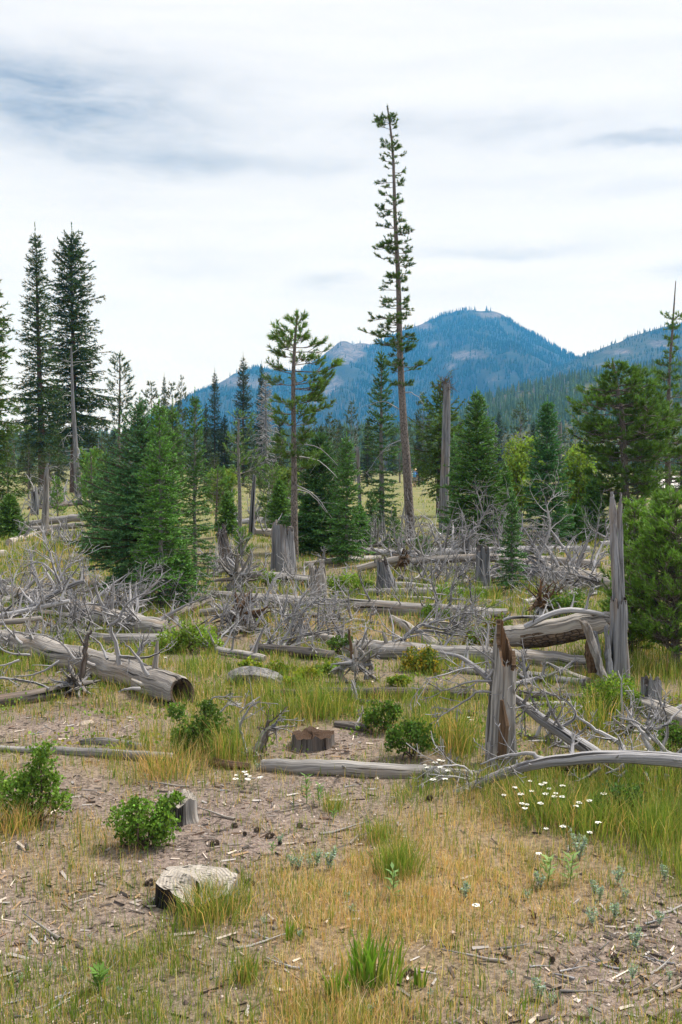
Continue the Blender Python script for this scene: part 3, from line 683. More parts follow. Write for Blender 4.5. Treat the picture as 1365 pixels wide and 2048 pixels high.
pine('young_pine', 'dense young pine filling the right edge beyond the grass', [(1352, 1328), (1350, 1150), (1348, 985)], [(1000, 12, 12), (1040, 44, 44), (1100, 76, 76), (1170, 98, 96), (1240, 110, 104), (1310, 100, 96)], 113, r0=.05, r1=.012, nwh=28, nb=7, sub=11, brush=.16, nl=.06, nw=.0095, dens=230, elev=.42, upt=.28, col=(.100, .155, .034))
pine('young_pine', 'small bright pine sapling in front of the leaning grey pole', [(484, 1122), (485, 1090), (486, 1058)], [(1062, 6, 6), (1080, 18, 20), (1100, 24, 26), (1114, 20, 20)], 115, r0=.02, r1=.008, nwh=9, nb=5, sub=4, brush=.12, nl=.06, nw=.009, dens=230, elev=.5, col=(.10, .165, .035))
pine('young_pine', 'little pine sapling behind the log pile under the tall left spruces', [(116, 1040), (115, 1000), (113, 958)], [(962, 4, 4), (985, 12, 12), (1010, 18, 20), (1032, 20, 20)], 117, r0=.03, r1=.01, nwh=12, nb=5, sub=4, brush=.2, nl=.09, nw=.016, dens=130, elev=.5, col=(.085, .15, .035))
pine('young_pine', 'light green young pine on the far side of the blue spruce', [(190, 1075), (186, 990), (182, 902)], [(908, 5, 5), (940, 16, 18), (985, 30, 32), (1030, 38, 40), (1065, 36, 36)], 119, r0=.05, r1=.012, nwh=18, nb=5, sub=6, brush=.2, nl=.08, nw=.013, dens=150, elev=.5, col=(.085, .15, .04))
pine('young_pine', 'pine sapling in the brush at the foot of the tallest pine', [(846, 1118), (846, 1100), (846, 1078)], [(1082, 8, 8), (1096, 20, 20), (1112, 22, 22)], 121, r0=.02, r1=.008, nwh=7, nb=5, sub=4, brush=.12, nl=.06, nw=.01, dens=210, elev=.5, col=(.085, .14, .04))
pine('young_pine', 'low spreading pine between the blue spruce and the short thin pine', [(432, 1060), (434, 1000), (436, 935)], [(945, 14, 14), (970, 26, 30), (1000, 30, 34), (1030, 30, 30)], 123, r0=.05, r1=.012, nwh=12, nb=5, sub=7, brush=.24, nl=.09, nw=.015, dens=140, col=(.075, .125, .033))
pine('young_pine', 'dark low pine spreading just right of the leaning grey pole', [(545, 1052), (545, 1000), (545, 930)], [(935, 10, 10), (955, 26, 34), (985, 40, 44), (1010, 44, 44), (1038, 36, 40)], 125, r0=.05, r1=.012, nwh=12, nb=5, sub=8, brush=.24, nl=.09, nw=.015, dens=140, col=(.07, .115, .032))
# the front group of firs
fir('blue_spruce', 'broad blue green spruce, largest tree of the front cluster', 284, 1172, 800, 128, 201, col=(.040, .094, .066), bark=M_barks, sp=.12, nb=6, twig=.085, nl=.052, nw=.018, dens=78, elev=(-.05, .55), droop=.3, irregular=.3, shape=.9, tonevar=.3, tip=.7, tw_len=.36)
fir('subalpine_fir', 'slim green fir with pale trunk in front of the blue spruce', 322, 1216, 808, 56, 203, col=GRN, sp=.085, nb=5, tonevar=.15, irregular=.15, shape=.55, elev=(-.1, .7), gaps=.08, bare=.16, r0=.034)
fir('subalpine_fir', 'fir with a pale spike top between two other slim firs', 346, 1204, 812, 44, 205, col=(.044, .092, .042), sp=.085, nb=5, shape=.55, irregular=.15, gaps=.08, bare=.16, r0=.032)
fir('subalpine_fir', 'narrowest fir of the front cluster, at its right side', 392, 1196, 790, 34, 207, col=(.040, .090, .044), sp=.085, nb=5, shape=.45, irregular=.2, gaps=.1, bare=.2, r0=.032)
fir('young_fir', 'low fir sapling at the foot of the front cluster', 372, 1216, 1098, 36, 209, col=(.05, .11, .045), sp=.07, nb=5)
fir('young_spruce', 'dark low spruce boughs behind the front cluster, left side', 215, 1120, 905, 62, 210, col=(.038, .085, .055), bark=M_barks, sp=.14)
fir('subalpine_fir', 'dark dense fir between the slender pine and the middle fir', 640, 1112, 868, 66, 211, col=(.030, .070, .038), sp=.12, nb=6, irregular=.3, shape=.6)
fir('subalpine_fir', 'pointed green fir next to the slender pine, light spike on top', 694, 1130, 872, 40, 213, col=(.040, .094, .040), sp=.10, nb=5, shape=.6, elev=(-.1, .6))
fir('subalpine_fir', 'tall ragged fir standing left of the tallest pine', 764, 1072, 708, 40, 215, col=(.032, .070, .038), sp=.2, nb=5, shape=.42, irregular=.4, gaps=.14, z0=.05, droop=.35, r0=.09)
fir('subalpine_spruce', 'old spruce with rusty trunk directly behind the barkless pole', 880, 1034, 772, 52, 217, col=(.040, .072, .026), bark=M_barks, sp=.3, nb=5, shape=.3, irregular=.45, gaps=.1, z0=.2, droop=.45, r0=.16, hang=.35)
fir('subalpine_fir', 'wide conical fir just right of the barkless pole', 952, 1094, 785, 74, 219, col=(.042, .092, .036), sp=.15, nb=6, shape=.75, irregular=.15)
fir('young_fir', 'bluish young fir squeezed behind the barkless pole', 908, 1050, 872, 30, 221, col=(.046, .100, .066), sp=.16)
fir('subalpine_fir', 'dark conical fir with a tiered spire, left of the bushy pine', 1092, 1098, 802, 52, 223, col=(.028, .078, .046), sp=.14, nb=6, shape=.62, irregular=.15, elev=(-.05, .6))
fir('young_fir', 'small fir growing among the fallen logs and dead branches', 1024, 1188, 985, 30, 225, col=(.036, .085, .044), sp=.075, nb=5, twig=.06, shape=.7, gaps=.05)
fir('young_fir', 'small dark fir at the right foot of the tiered spire fir', 1118, 1092, 1000, 34, 226, col=(.03, .075, .04), sp=.12)
fir('young_fir', 'small fir at the left foot of the ragged fir', 742, 1080, 985, 26, 227, col=(.035, .08, .045), sp=.12)
fir('young_fir', 'little fir sapling at the left foot of the tallest pine', 790, 1098, 1020, 20, 229, col=(.045, .095, .042), sp=.09)
# left mature spruces
fir('engelmann_spruce', 'tall pointed spruce, left one of the two tallest spruces', 84, 990, 462, 52, 231, col=(.026, .050, .028), bark=M_barks, sp=.42, nb=5, twig=.26, nl=.21, nw=.06, dens=24, shape=.62, elev=(-.25, .8), droop=.1, z0=.16, irregular=.3, gaps=.05, r0=.28, lean=(-.012, 0), tip=.2, hang=.3)
fir('engelmann_spruce', 'tall broad spruce, right one of the two tallest spruces', 148, 985, 464, 64, 233, col=(.024, .046, .026), bark=M_barks, sp=.42, nb=5, twig=.32, nl=.23, nw=.075, dens=19, shape=.42, elev=(-.2, .8), droop=.1, z0=.2, irregular=.35, gaps=.08, r0=.32, tip=.2, hang=.3)
fir('engelmann_spruce', 'spruce cut off by the left edge with long drooping boughs', -14, 1046, 548, 56, 235, col=(.034, .062, .026), bark=M_barks, sp=.32, nb=5, twig=.17, nl=.14, nw=.045, dens=36, shape=.4, elev=(-.25, .6), droop=.1, z0=.08, irregular=.35, r0=.16, hang=.4)
pine('lodgepole_pine', 'thin sparse pine against the sky right of the two tallest spruces', [(236, 982), (238, 900), (240, 800), (240, 706)], [(714, 8, 8), (735, 18, 20), (760, 24, 26), (790, 24, 28), (825, 26, 26), (850, 12, 14)], 241, r0=.18, r1=.04, nwh=24, nb=4, sub=4, brush=.4, nl=.26, nw=.05, dens=34, col=(.040, .062, .026))

for i, (px, bp_, tp_, hw, cl, lab) in enumerate([(455, 1075, 985, 26, (.05, .10, .04), 'small fir behind the dark pointed stub'), (612, 1090, 990, 26, (.04, .09, .04), 'small fir at the left foot of the dark dense fir'), (668, 1100, 960, 34, (.034, .078, .04), 'small dark fir between the dark dense fir and the pointed fir'),
        (1185, 1075, 960, 40, (.045, .095, .04), 'small green fir left of the bushy pine trunk'), (1010, 1072, 930, 34, (.05, .11, .042), 'light fir behind the heap of bleached boughs'), (915, 1078, 985, 28, (.045, .10, .05), 'short fir at the right foot of the barkless pole'),
        (1150, 1088, 1010, 34, (.04, .09, .04), 'low fir right of the tiered spire fir'), (1320, 1085, 985, 40, (.05, .10, .04), 'low fir under the dead spiked pine'), (720, 1100, 1010, 24, (.04, .09, .045), 'low fir in front of the thin grey pole'), (250, 1100, 930, 60, (.04, .09, .05), 'dark fir filling the middle of the front cluster'),
        (20, 1075, 990, 34, (.045, .09, .035), 'small spruce below the spruce cut off by the left edge'), (560, 1062, 960, 30, (.05, .10, .04), 'green fir behind the dark low pine')]):
    fir('young_fir', lab, px, bp_, tp_, hw, 260 + i, col=cl)

# ------------------------------------------------------------------ background tree line: a few kinds, copied
def proto(kind, seed):
    if kind == 'spruce': return fir_tree('conifer', 'x', (0, 0, 0), 12, 1.9, seed, col=(.030, .056, .026), bark=M_barks, sp=.36, nb=5, twig=.3, nl=.22, nw=.055, dens=18, shape=.7, z0=.08, irregular=.25, r0=.16, tip=.2, hang=.2, elev=(-.2, .7))
    if kind == 'pine':
        P = trunk_path(11, (0, 0), .03, 14, seed)
        return pine_tree('conifer', 'x', (0, 0, 0), P, [(1.2, 1.2, 1.2), (4, 1.9, 1.9), (7, 1.6, 1.6), (9.5, .9, .9), (10.9, .3, .3)], seed, r0=.14, nwh=26, nb=4, sub=6, brush=.5, nl=.26, nw=.055, dens=34, col=(.055, .085, .028))
    return fir_tree('conifer', 'x', (0, 0, 0), 10, 1.2, seed, col=(.16, .145, .14), bark=M_twig, sp=.35, nb=5, twig=.3, nl=.2, nw=.02, dens=8, shape=.6, z0=.06, r0=.13, dead=True, hang=.7, droop=.5, irregular=.4, gaps=.15, elev=(-.35, .5))
PR = {('spruce', 0): proto('spruce', 301), ('spruce', 1): proto('spruce', 302), ('pine', 0): proto('pine', 303), ('pine', 1): proto('pine', 304), ('dead', 0): proto('dead', 305)}
HP = {'spruce': 12, 'pine': 11, 'dead': 10}
used = set()
def back_tree(kind, v, px, base_py, top_py, wide=1.0, label=None, name=None, group=None, rz=None):
    b = foot(px, base_py); H = at(px, top_py, b[1])[2] - b[2]; s = H / HP[kind]; key = (kind, v); src = PR[key]
    sc3 = (s * wide, s * wide, s); rz = (px * 1.7) % 6.28 if rz is None else rz
    if key not in used:
        used.add(key); src.location = b; src.scale = sc3; src.rotation_euler = (0, 0, rz); r = src
    else: r = copy_thing(src, b, rz, sc3)
    r.name = name or {'spruce': 'background_spruce', 'pine': 'background_pine', 'dead': 'dead_spruce'}[kind]
    r['label'] = label; r.pop('group', None) if hasattr(r, 'pop') else None
    if group: r['group'] = group
    return r
back_tree('dead', 0, 533, 976, 742, 1.35, 'grey dead spruce with bare drooping twigs behind the slender pine')
back_tree('spruce', 0, 430, 972, 744, .75, 'dark spruce against the sky left of the other two background spruces')
back_tree('spruce', 1, 487, 972, 714, .9, 'tallest dark spruce behind the short thin pine')
back_tree('spruce', 0, 523, 970, 730, .62, 'narrow dark spruce rising behind the grey dead spruce')
back_tree('spruce', 1, 413, 975, 806, .7, 'short dark spruce just right of the front fir cluster, far behind it')
back_tree('pine', 0, 306, 985, 768, 1.0, 'yellow green pine behind the blue spruce, left of two')
back_tree('pine', 1, 346, 985, 772, 1.0, 'yellow green pine behind the blue spruce, right of two')
back_tree('spruce', 0, 330, 964, 752, .5, 'thin far spruce top poking above the yellow green pines')
back_tree('pine', 0, 366, 962, 756, .5, 'thin far pine top against the sky beside the mountain edge')
back_tree('pine', 1, 280, 975, 800, 1.0, 'far pine in the gap between the thin sparse pine and the blue spruce')
back_tree('pine', 0, 618, 985, 800, .8, 'background pine whose crown shows right of the slender pine trunk')
back_tree('pine', 1, 660, 980, 830, 1.0, 'background pine above the dark dense fir')
back_tree('pine', 0, 703, 970, 806, .8, 'grey green pine standing alone left of the ragged fir')
back_tree('pine', 1, 846, 965, 790, .8, 'dark background pine in the gap between tallest pine and barkless pole')
back_tree('spruce', 1, 997, 955, 822, .9, 'background conifer just right of the wide conical fir')
back_tree('pine', 0, 1040, 955, 806, 1.1, 'rounded background pine left of the tiered spire fir')
back_tree('pine', 1, 1008, 952, 850, 1.0, 'low background pine between the two background conifers at the meadow edge')
back_tree('pine', 0, 1150, 962, 850, 1.1, 'background pine behind the thin dark pole')
back_tree('dead', 0, 712, 965, 850, .8, 'far grey dead conifer left of the ragged fir')
back_tree('dead', 0, 990, 953, 860, .7, 'far grey dead conifer at the foot of the hill')
back_tree('spruce', 0, 60, 978, 800, 1.0, 'dark spruce filling the space behind the two tallest spruces, left')
back_tree('spruce', 1, 180, 980, 820, 1.1, 'dark spruce low behind the broad tall spruce')
back_tree('pine', 1, 205, 985, 845, 1.2, 'dark pine under the thin sparse pine')
back_tree('spruce', 0, 118, 976, 760, .9, 'dark spruce filling the gap between the two tallest spruces')
rng = np.random.default_rng(77)
for i, (px, tp_, k, lab) in enumerate([(410, 850, 'pine', 'dark pine in the back row just right of the front cluster top'), (450, 830, 'spruce', 'dark spruce in the back row left of the short thin pine'), (505, 850, 'pine', 'dark pine in the back row under the grey dead spruce'), (560, 838, 'spruce', 'dark spruce in the back row left of the slender pine trunk'), (602, 860, 'pine', 'dark pine in the back row at the slender pine trunk'), (642, 848, 'spruce', 'dark spruce in the back row right of the slender pine trunk'), (676, 842, 'pine', 'dark pine in the back row above the pointed fir'),
        (735, 838, 'spruce', 'dark spruce in the back row left of the ragged fir'), (800, 845, 'pine', 'dark pine in the back row behind the tallest pine trunk'), (838, 852, 'spruce', 'dark spruce in the back row right of the tallest pine trunk'), (872, 858, 'pine', 'dark pine in the back row behind the old spruce'), (920, 842, 'spruce', 'dark spruce in the back row left of the wide conical fir'), (975, 848, 'pine', 'dark pine in the back row right of the wide conical fir'), (1066, 842, 'spruce', 'dark spruce in the back row left of the tiered spire fir'), (1128, 858, 'pine', 'dark pine in the back row behind the thin dark pole'), (1172, 868, 'spruce', 'dark spruce in the back row left of the bushy pine'),
        (30, 840, 'pine', 'dark pine in the back row at the far left'), (230, 850, 'spruce', 'dark spruce in the back row under the thin sparse pine'), (262, 862, 'pine', 'dark pine in the back row left of the blue spruce')]):
    back_tree(k, i % 2, px, 966 + (i * 7) % 14, tp_, 1.15, lab)
for px in [455, 560, 600, 640, 680, 730, 790, 815, 865, 905, 930, 1070, 1105, 1180, 1210, 1260, 1300, 1345, 1390, 1420, 20, 250, 390]:
    k = 'spruce' if rng.random() < .45 else 'pine'; v = int(rng.integers(0, 2)); bp = rng.uniform(949, 960)
    back_tree(k, v, px + rng.normal(0, 5), bp, rng.uniform(838, 878), rng.uniform(.8, 1.2), 'dark conifer in the far tree line along the back of the meadow', 'treeline_conifer', 'far tree line behind the meadow')
# light green broadleaf thickets
TH = [('bright yellow green broadleaf thicket left of the tiered spire fir', 1042, 1044, 165, 62, .095, (.20, .285, .055)), ('yellow green broadleaf thicket between the tiered spire fir and the bushy pine', 1152, 1050, 155, 72, .095, (.19, .275, .055)), ('pale green thicket behind the slender pine trunk', 572, 1032, 100, 55, .10, (.17, .24, .06)),
      ('green thicket low behind the front cluster, beside the leaning dead trunk', 186, 1012, 110, 42, .13, (.13, .21, .05)), ('yellow green bushes at the foot of the wide conical fir', 988, 1066, 120, 42, .08, (.19, .265, .055)), ('small yellow green thicket right of the front cluster', 448, 1026, 95, 44, .10, (.19, .265, .055))]
for i, (lab, px, bp_, hp, wp, sz, cl) in enumerate(TH):
    c = foot(px, bp_); broadleaf('aspen_thicket', lab, c, metres(hp, c[1]), metres(wp, c[1]), 401 + 2 * i, size=sz, n=150, lv=30, nst=8, col=cl)
rng = np.random.default_rng(79)
for px in [15, 55, 100, 165, 210, 240, 268, 402, 428, 458, 492, 522, 556, 600, 632, 664, 692, 905, 935, 985, 1022, 1066, 1110, 1142, 1168, 1200, 1226, 1272, 1312, 1356]:
    back_tree('spruce' if rng.random() < .4 else 'pine', int(rng.integers(0, 2)), px + rng.normal(0, 5), rng.uniform(980, 1012), rng.uniform(885, 935), rng.uniform(1.3, 1.9), 'low conifer in the shaded understory behind the front trees', 'understory_conifer', 'understory conifers behind the front trees')

# ------------------------------------------------------------------ dead wood
def dead_branch(mb, p, d, L, r, rng, levels=2, curl=.5, up=.12, nsub=5, sides=5, rmin=.0025, spread=.8, floor=True, fine=None):
    """a crooked bare branch with forking twigs"""
    k = int(min(12, max(5 if levels else 4, L / .1))); st = L / (k - 1); w_ = min(1.0, st / .12)
    dx, dy, dz = (float(v) for v in d); x, y, z = (float(v) for v in p); bn = rng.normal(0, curl * .55, 3) * .35 + np.array((0, 0, up)); J = ((rng.normal(0, curl * .5, (k - 1, 3)) + bn) * w_).tolist()
    P = [(x, y, z)]; q = math.sqrt(dx * dx + dy * dy + dz * dz) or 1; dx, dy, dz = dx / q, dy / q, dz / q
    for jx, jy, jz in J:
        dx += jx; dy += jy; dz += jz; q = math.sqrt(dx * dx + dy * dy + dz * dz) or 1; dx, dy, dz = dx / q, dy / q, dz / q
        x += dx * st; y += dy * st; z += dz * st; P.append((x, y, z))
    P = np.array(P)
    if floor and P[:, 2].min() < .25: P[:, 2] = np.maximum(P[:, 2], gz_fast(P[:, 0], P[:, 1]) + r)
    t = np.linspace(0, 1, k); R = np.maximum(r * (1 - t) ** .7, rmin)
    mb.pend.setdefault((k, sides), []).append((P, R, int(rng.integers(1, 40))))
    if levels > 0:
        for j in range(max(1, rng.poisson(nsub))):
            u = rng.uniform(.2, .97); f = u * (k - 1); ii = min(int(f), k - 2); q = P[ii] + (P[ii + 1] - P[ii]) * (f - ii)
            tn = unit(P[ii + 1] - P[ii]); rd = rng.normal(size=3); rd -= tn * (rd @ tn); rd = unit(rd)
            dead_branch(fine or mb, q, tn * rng.uniform(.35, 1) + rd * spread, L * rng.uniform(.22, .5) * (1.1 - u * .45), max(R[ii] * .55, rmin), rng, levels - 1, curl * 1.25, up, max(2, nsub * .6), max(3, sides - 1), rmin, spread, floor)
def poly_branch(mb, pts, depth, r0, r1, rng, nsub=5, sub_L=.3, jit=.06, levels=1, sides=6, curl=.5, seed=3, k=None, rmin=.0025):
    """a branch drawn through photo pixels. POINTS: px, py or px, py, depth"""
    W_ = np.array([at(p[0], p[1], p[2] if len(p) > 2 else depth) for p in pts]); m = len(W_)
    W_[1:, 1] += rng.normal(0, jit, m - 1)
    k = k or max(8, m * 4); P = smooth_path(W_, k); R = r0 + (r1 - r0) * np.linspace(0, 1, k) ** .8
    P[1:-1] += rng.normal(0, r0 * .18, (k - 2, 3))
    tube(mb, P, R, sides, .05, seed, cap=r1 > .006)
    for j in range(nsub):
        ii = int(rng.integers(max(1, k // 6), k - 1)); tn = unit(P[ii + 1] - P[ii]); rd = rng.normal(size=3); rd -= tn * (rd @ tn)
        dead_branch(mb, P[ii], tn * .8 + unit(rd) * .8, sub_L * rng.uniform(.5, 1.3), max(R[ii] * .5, rmin), rng, levels, curl, .05, 4, 4, rmin)
    return P
def log_path(pts):
    """centre line of a lying log. POINTS: px, py, radius in px [, depth]; without a depth it rests on the ground"""
    P, R = [], []
    for p in pts:
        px, py, r = p[:3]
        if len(p) > 3: d = p[3]; q = at(px, py, d); rm = metres(r, d)
        else:
            rm = .1
            for _ in range(6): q = gp(px, py, rm * .66); rm = metres(r, q[1])
        P.append(q); R.append(rm)
    return np.array(P), np.array(R)
def fallen_log(name, label, pts, mat_, seed, n=12, rough=.07, flute=.10, branches=0, bl=(.3, .8), br=.012, bdir=None, levels=2, curl=.45, stubs=0, group=None, twig_mat=None, cat='log', k=None, col=None, nsub=5, up=.15, hollow=False, brange=(.1, .95)):
    rng = np.random.default_rng(seed); P0, R0 = log_path(pts); ln = np.linalg.norm(P0[-1] - P0[0])
    k = k or int(min(46, max(14, ln / .07))); S = smooth_path(np.concatenate((P0, R0[:, None]), 1), k); P, R = S[:, :3], S[:, 3]
    if ln > 1: P[1:-1] += (np.stack([fbm(np.arange(k) * .3 + 9 * a, np.zeros(k) + seed, seed, 2) for a in range(3)], 1)[1:-1] - .5) * R.mean() * .35
    root = thing(name, label, cat, (*P[0][:2], zg(P[0][0], P[0][1])), group)
    mb = MB(); tube(mb, P, R, n, rough, seed, not hollow, flute=flute, col=col)
    if hollow:                                   # open rotten end: rim and inside
        T, N, B = frames(P); ph = np.arange(n) / n * 2 * np.pi; rr = .80
        ins = np.stack([P[0] + T[0] * dd + (np.cos(ph)[:, None] * N[0] + np.sin(ph)[:, None] * B[0]) * R[0] * f_ for dd, f_ in ((0, .98), (.004, rr), (.30, .66), (.34, .01))])
        i = np.arange(3)[:, None] * n; j = np.arange(n)[None]
        mb.add(ins, np.stack((i + j, i + n + j, i + n + (j + 1) % n, i + (j + 1) % n), -1).reshape(-1, 4), None, ins * 3, (.35, .28, .24))
    mb.build('trunk', mat_, root)
    T = unit(np.gradient(P, axis=0))
    for i in range(int(branches * 1.25)):
        f_ = rng.uniform(*brange); ii = int(f_ * (k - 1)); d = rng.normal(size=3) if bdir is None else np.array(bdir) * (1, 1, .42) + rng.normal(0, .6, 3) * (1, .8, .45)
        d = d - T[ii] * (d @ T[ii]) * .8; d[2] = abs(d[2]) if bdir is None else d[2]; d = unit(d)
        b, fb = MB(), MB(); dead_branch(b, P[ii] + d * R[ii] * .6, d, rng.uniform(*bl) * .8, br * rng.uniform(.8, 2.2), rng, levels, curl * .68, up - .03, nsub * .85, fine=fb)
        bo = b.build('branch', twig_mat or M_twig, root)
        if fb.pend: fb.build('twigs', twig_mat or M_twig, bo, off=np.array(root.location))['kind'] = 'stuff'
    for i in range(stubs):
        ii = int(rng.uniform(.05, .95) * (k - 1)); d = rng.normal(size=3); d[2] = abs(d[2]) * .8; d = unit(d - T[ii] * (d @ T[ii]) * .6)
        b = MB(); L = R[ii] * rng.uniform(.8, 2.2); q = P[ii] + d * R[ii] * .7
        tube(b, np.stack((q, q + d * L * .5 + rng.normal(0, .01, 3), q + d * L)), [R[ii] * .22, R[ii] * .17, R[ii] * .08], 6, .1, seed + i); b.build('branch_stub', mat_, root)
    return root, P, R
def snag(name, label, path, R, mat_, seed, n=22, jag=.35, wall=.5, flute=.22, group=None, levels=14, top=None, cat='snag', col=None, hollow_col=(.45, .32, .24), teeth=5, inner=None):
    """a standing broken trunk: a shell of splinters with a torn top. PATH in world coordinates, foot first"""
    rng = np.random.default_rng(seed); P0 = np.asarray(path, float)
    S = smooth_path(np.concatenate((P0, np.asarray(R, float)[:, None]), 1), 24); P, Rr = S[:, :3], S[:, 3]
    root = thing(name, label, cat, (*P[0][:2], zg(P[0][0], P[0][1])), group)
    n = int(n * 1.5); ph = np.arange(n) / n * 2 * np.pi; T, N, B = frames(P)
    cut = (vnoise(np.cos(ph) * teeth * .5 + seed, np.sin(ph) * teeth * .5 + seed * 2, seed) + .5 * rng.random(n)); cut = (cut - cut.min()) / max(np.ptp(cut), 1e-6)
    if top is not None: cut = np.interp(ph, np.linspace(0, 2 * np.pi, len(top)), top) + rng.uniform(-.1, .1, n)
    fr = 1 - jag * np.clip(cut, 0, 1)
    fl = 1 + flute * 1.1 * (vnoise(np.cos(ph) * 1.9 + seed, np.sin(ph) * 1.9, seed + 8) - .5) + flute * .5 * (vnoise(np.cos(ph) * 5 + seed, np.sin(ph) * 5, seed + 9) - .5)
    tt = np.linspace(0, 1, levels)[:, None] * fr[None]
    def pos(tt, k_):
        f = tt * 23; i = np.minimum(f.astype(int), 22); g = (f - i)[..., None]
        lerp = lambda A_: A_[i] * (1 - g) + A_[i + 1] * g
        rr = (Rr[i] * (1 - g[..., 0]) + Rr[i + 1] * g[..., 0]) * (fl[None] + flute * .8 * (vnoise(np.cos(ph)[None] * 2.2 + tt * 4 + seed, np.sin(ph)[None] * 2.2 + seed, seed + 2) - .5)) * k_
        return lerp(P) + rr[..., None] * (np.cos(ph)[None, :, None] * lerp(N) + np.sin(ph)[None, :, None] * lerp(B))
    V = pos(tt, 1.0); Vi = pos(tt[::-1] * (np.ones((levels, 1))), wall); hh = float(np.linalg.norm(P[-1] - P[0]))
    lc = np.stack((np.broadcast_to(np.cos(ph) * Rr[0], tt.shape), np.broadcast_to(np.sin(ph) * Rr[0], tt.shape), tt * hh), -1) + seed * 1.7 % 30
    i = np.arange(levels - 1)[:, None] * n; j = np.arange(n)[None]; q = np.stack((i + j, i + (j + 1) % n, i + n + (j + 1) % n, i + n + j), -1).reshape(-1, 4)
    mb = MB(); mb.add(V, q, None, lc, col); mb.build('trunk', mat_, root, smooth=True)
    A = np.concatenate((V[-1:], Vi)); lc2 = np.concatenate((lc[-1:], lc[::-1])); i = np.arange(levels)[:, None] * n; q = np.stack((i + j, i + (j + 1) % n, i + n + (j + 1) % n, i + n + j), -1).reshape(-1, 4)
    mb = MB(); mb.add(A, q, None, lc2); mb.build('torn_core', inner or M_slate, root, smooth=False)
    return root
def px_path(pts, depth): return np.array([at(x, y, depth) for x, y in pts])
def root_wad(name, label, c, r, axis, seed, mat_=None, n=22, parent=None, L=1.0):
    """upturned roots: crooked tapering roots out of a knotted core"""
    rng = np.random.default_rng(seed); root = parent or thing(name, label, 'roots', (c[0], c[1], zg(c[0], c[1])))
    ax = unit(np.asarray(axis, float)); mb = MB()
    core = smooth_path(np.stack((c - ax * r * .5, c, c + ax * r * .22)), 6); tube(mb, core, np.array((.42, .5, .5, .46, .36, .15)) * r, 10, .3, seed); mb.build('root_crown', mat_ or M_wood, root)
    for i in range(n):
        rd = rng.normal(size=3); rd -= ax * (rd @ ax) * rng.uniform(.5, 1); rd = unit(rd); b = MB()
        dead_branch(b, c + rd * r * .25 + ax * rng.uniform(-.1, .2) * r, rd + ax * rng.uniform(-.1, .5), r * rng.uniform(.6, 1.4) * L, r * rng.uniform(.06, .17), rng, 1, .6, -.02, 4, 6, .004, .7)
        b.build('root', mat_ if (mat_ and i % 3) else M_twig, root)
    return root
def stump(name, label, c, r, h, seed, mat_side, char=0.0, lobes=.2, tilt=(0, 0), part_col=(1, 1, 1), flare=.35, sq=(1, 1), capcol=None, rim=.25):
    rng = np.random.default_rng(seed); root = thing(name, label, 'stump', c); n = 40; ph = np.arange(n) / n * 2 * np.pi
    lob = 1 + lobes * 2 * (vnoise(np.cos(ph) * 1.6 + seed, np.sin(ph) * 1.6, seed) - .5) + .10 * (rng.random(n) - .5)
    zz = np.array((-.06, 0, .08, .25, .5, .75, 1.0)); fl = 1 + flare * np.exp(-np.maximum(zz, 0) * 5)
    V = []
    for z, f_ in zip(zz, fl):
        rr = r * lob * (1 + (f_ - 1) * (.6 + .9 * vnoise(np.cos(ph) * 2.5 + 5, np.sin(ph) * 2.5, seed + 4)))
        x, y = np.cos(ph) * rr * sq[0], np.sin(ph) * rr * sq[1]
        hz = z * h + (tilt[0] * x + tilt[1] * y) * max(z, 0) + (rim * h * (vnoise(np.cos(ph) * 5 + seed, np.sin(ph) * 5, seed + 1) - .5) if z >= 1 else 0)
        V.append(np.stack((x, y, hz), -1))
    V = np.array(V); k = len(zz); i = np.arange(k - 1)[:, None] * n; j = np.arange(n)[None]; Q = np.stack((i + j, i + (j + 1) % n, i + n + (j + 1) % n, i + n + j), -1).reshape(-1, 4)
    lc = np.stack((np.broadcast_to(np.cos(ph) * r, (k, n)), np.broadcast_to(np.sin(ph) * r, (k, n)), np.repeat(zz[:, None] * h, n, 1)), -1)
    cc = np.ones((k, n, 3)) * np.array(part_col)
    if char: cc *= (1 - char * np.clip(np.cos(ph - 3.9) * 1.6 + .35, 0, 1))[None, :, None]
    mb = MB(); mb.add(V, Q, None, lc, cc.reshape(-1, 3)); mb.build('stump_side', mat_side, root, smooth=True, off=(0, 0, 0))
    T = V[-1]; rings = [T * np.array((f_, f_, 1)) + np.array((0, 0, -.012 * (1 - f_))) + np.stack((0 * ph, 0 * ph, (fbm(np.cos(ph) * f_ * 4 + seed, np.sin(ph) * f_ * 4, seed) - .5) * .03 * (f_ < .98)), -1) for f_ in (1.0, .93, .75, .5, .25, .05)]
    A = np.array(rings); k = len(rings); i = np.arange(k - 1)[:, None] * n; Q = np.stack((i + j, i + (j + 1) % n, i + n + (j + 1) % n, i + n + j), -1).reshape(-1, 4)
    mb = MB(); mb.add(A, Q, None, A / r); mb.build('cut_face', capcol or M_cut, root, off=(0, 0, 0))
    return root
m, t, b, o = mat('weathered_cut_face'); lc = attr(t, 'lc').outputs['Vector']
wv = t.node('ShaderNodeTexWave', wave_type='RINGS', rings_direction='Z'); wv.inputs['Scale'].default_value = 3.2; wv.inputs['Distortion'].default_value = 3.5; wv.inputs['Detail'].default_value = 3; t.put(wv.inputs['Vector'], lc)
nz = t.noise(lc, 4, 5, .65); cr = t.ramp(t.noise(t.mapping(lc, (1.2, 5, 1)), 1.3, 4, .6, 1.6), [(.37, .10), (.43, 1)])
c = t.mix(t.ramp(nz, [(.3, 0), (.7, 1)]), (.27, .245, .22), (.50, .455, .40)); c = t.mix(.16, c, t.mix(1, c, wv.outputs['Color'], 'MULTIPLY')); c = t.mix(1, c, cr, 'MULTIPLY')
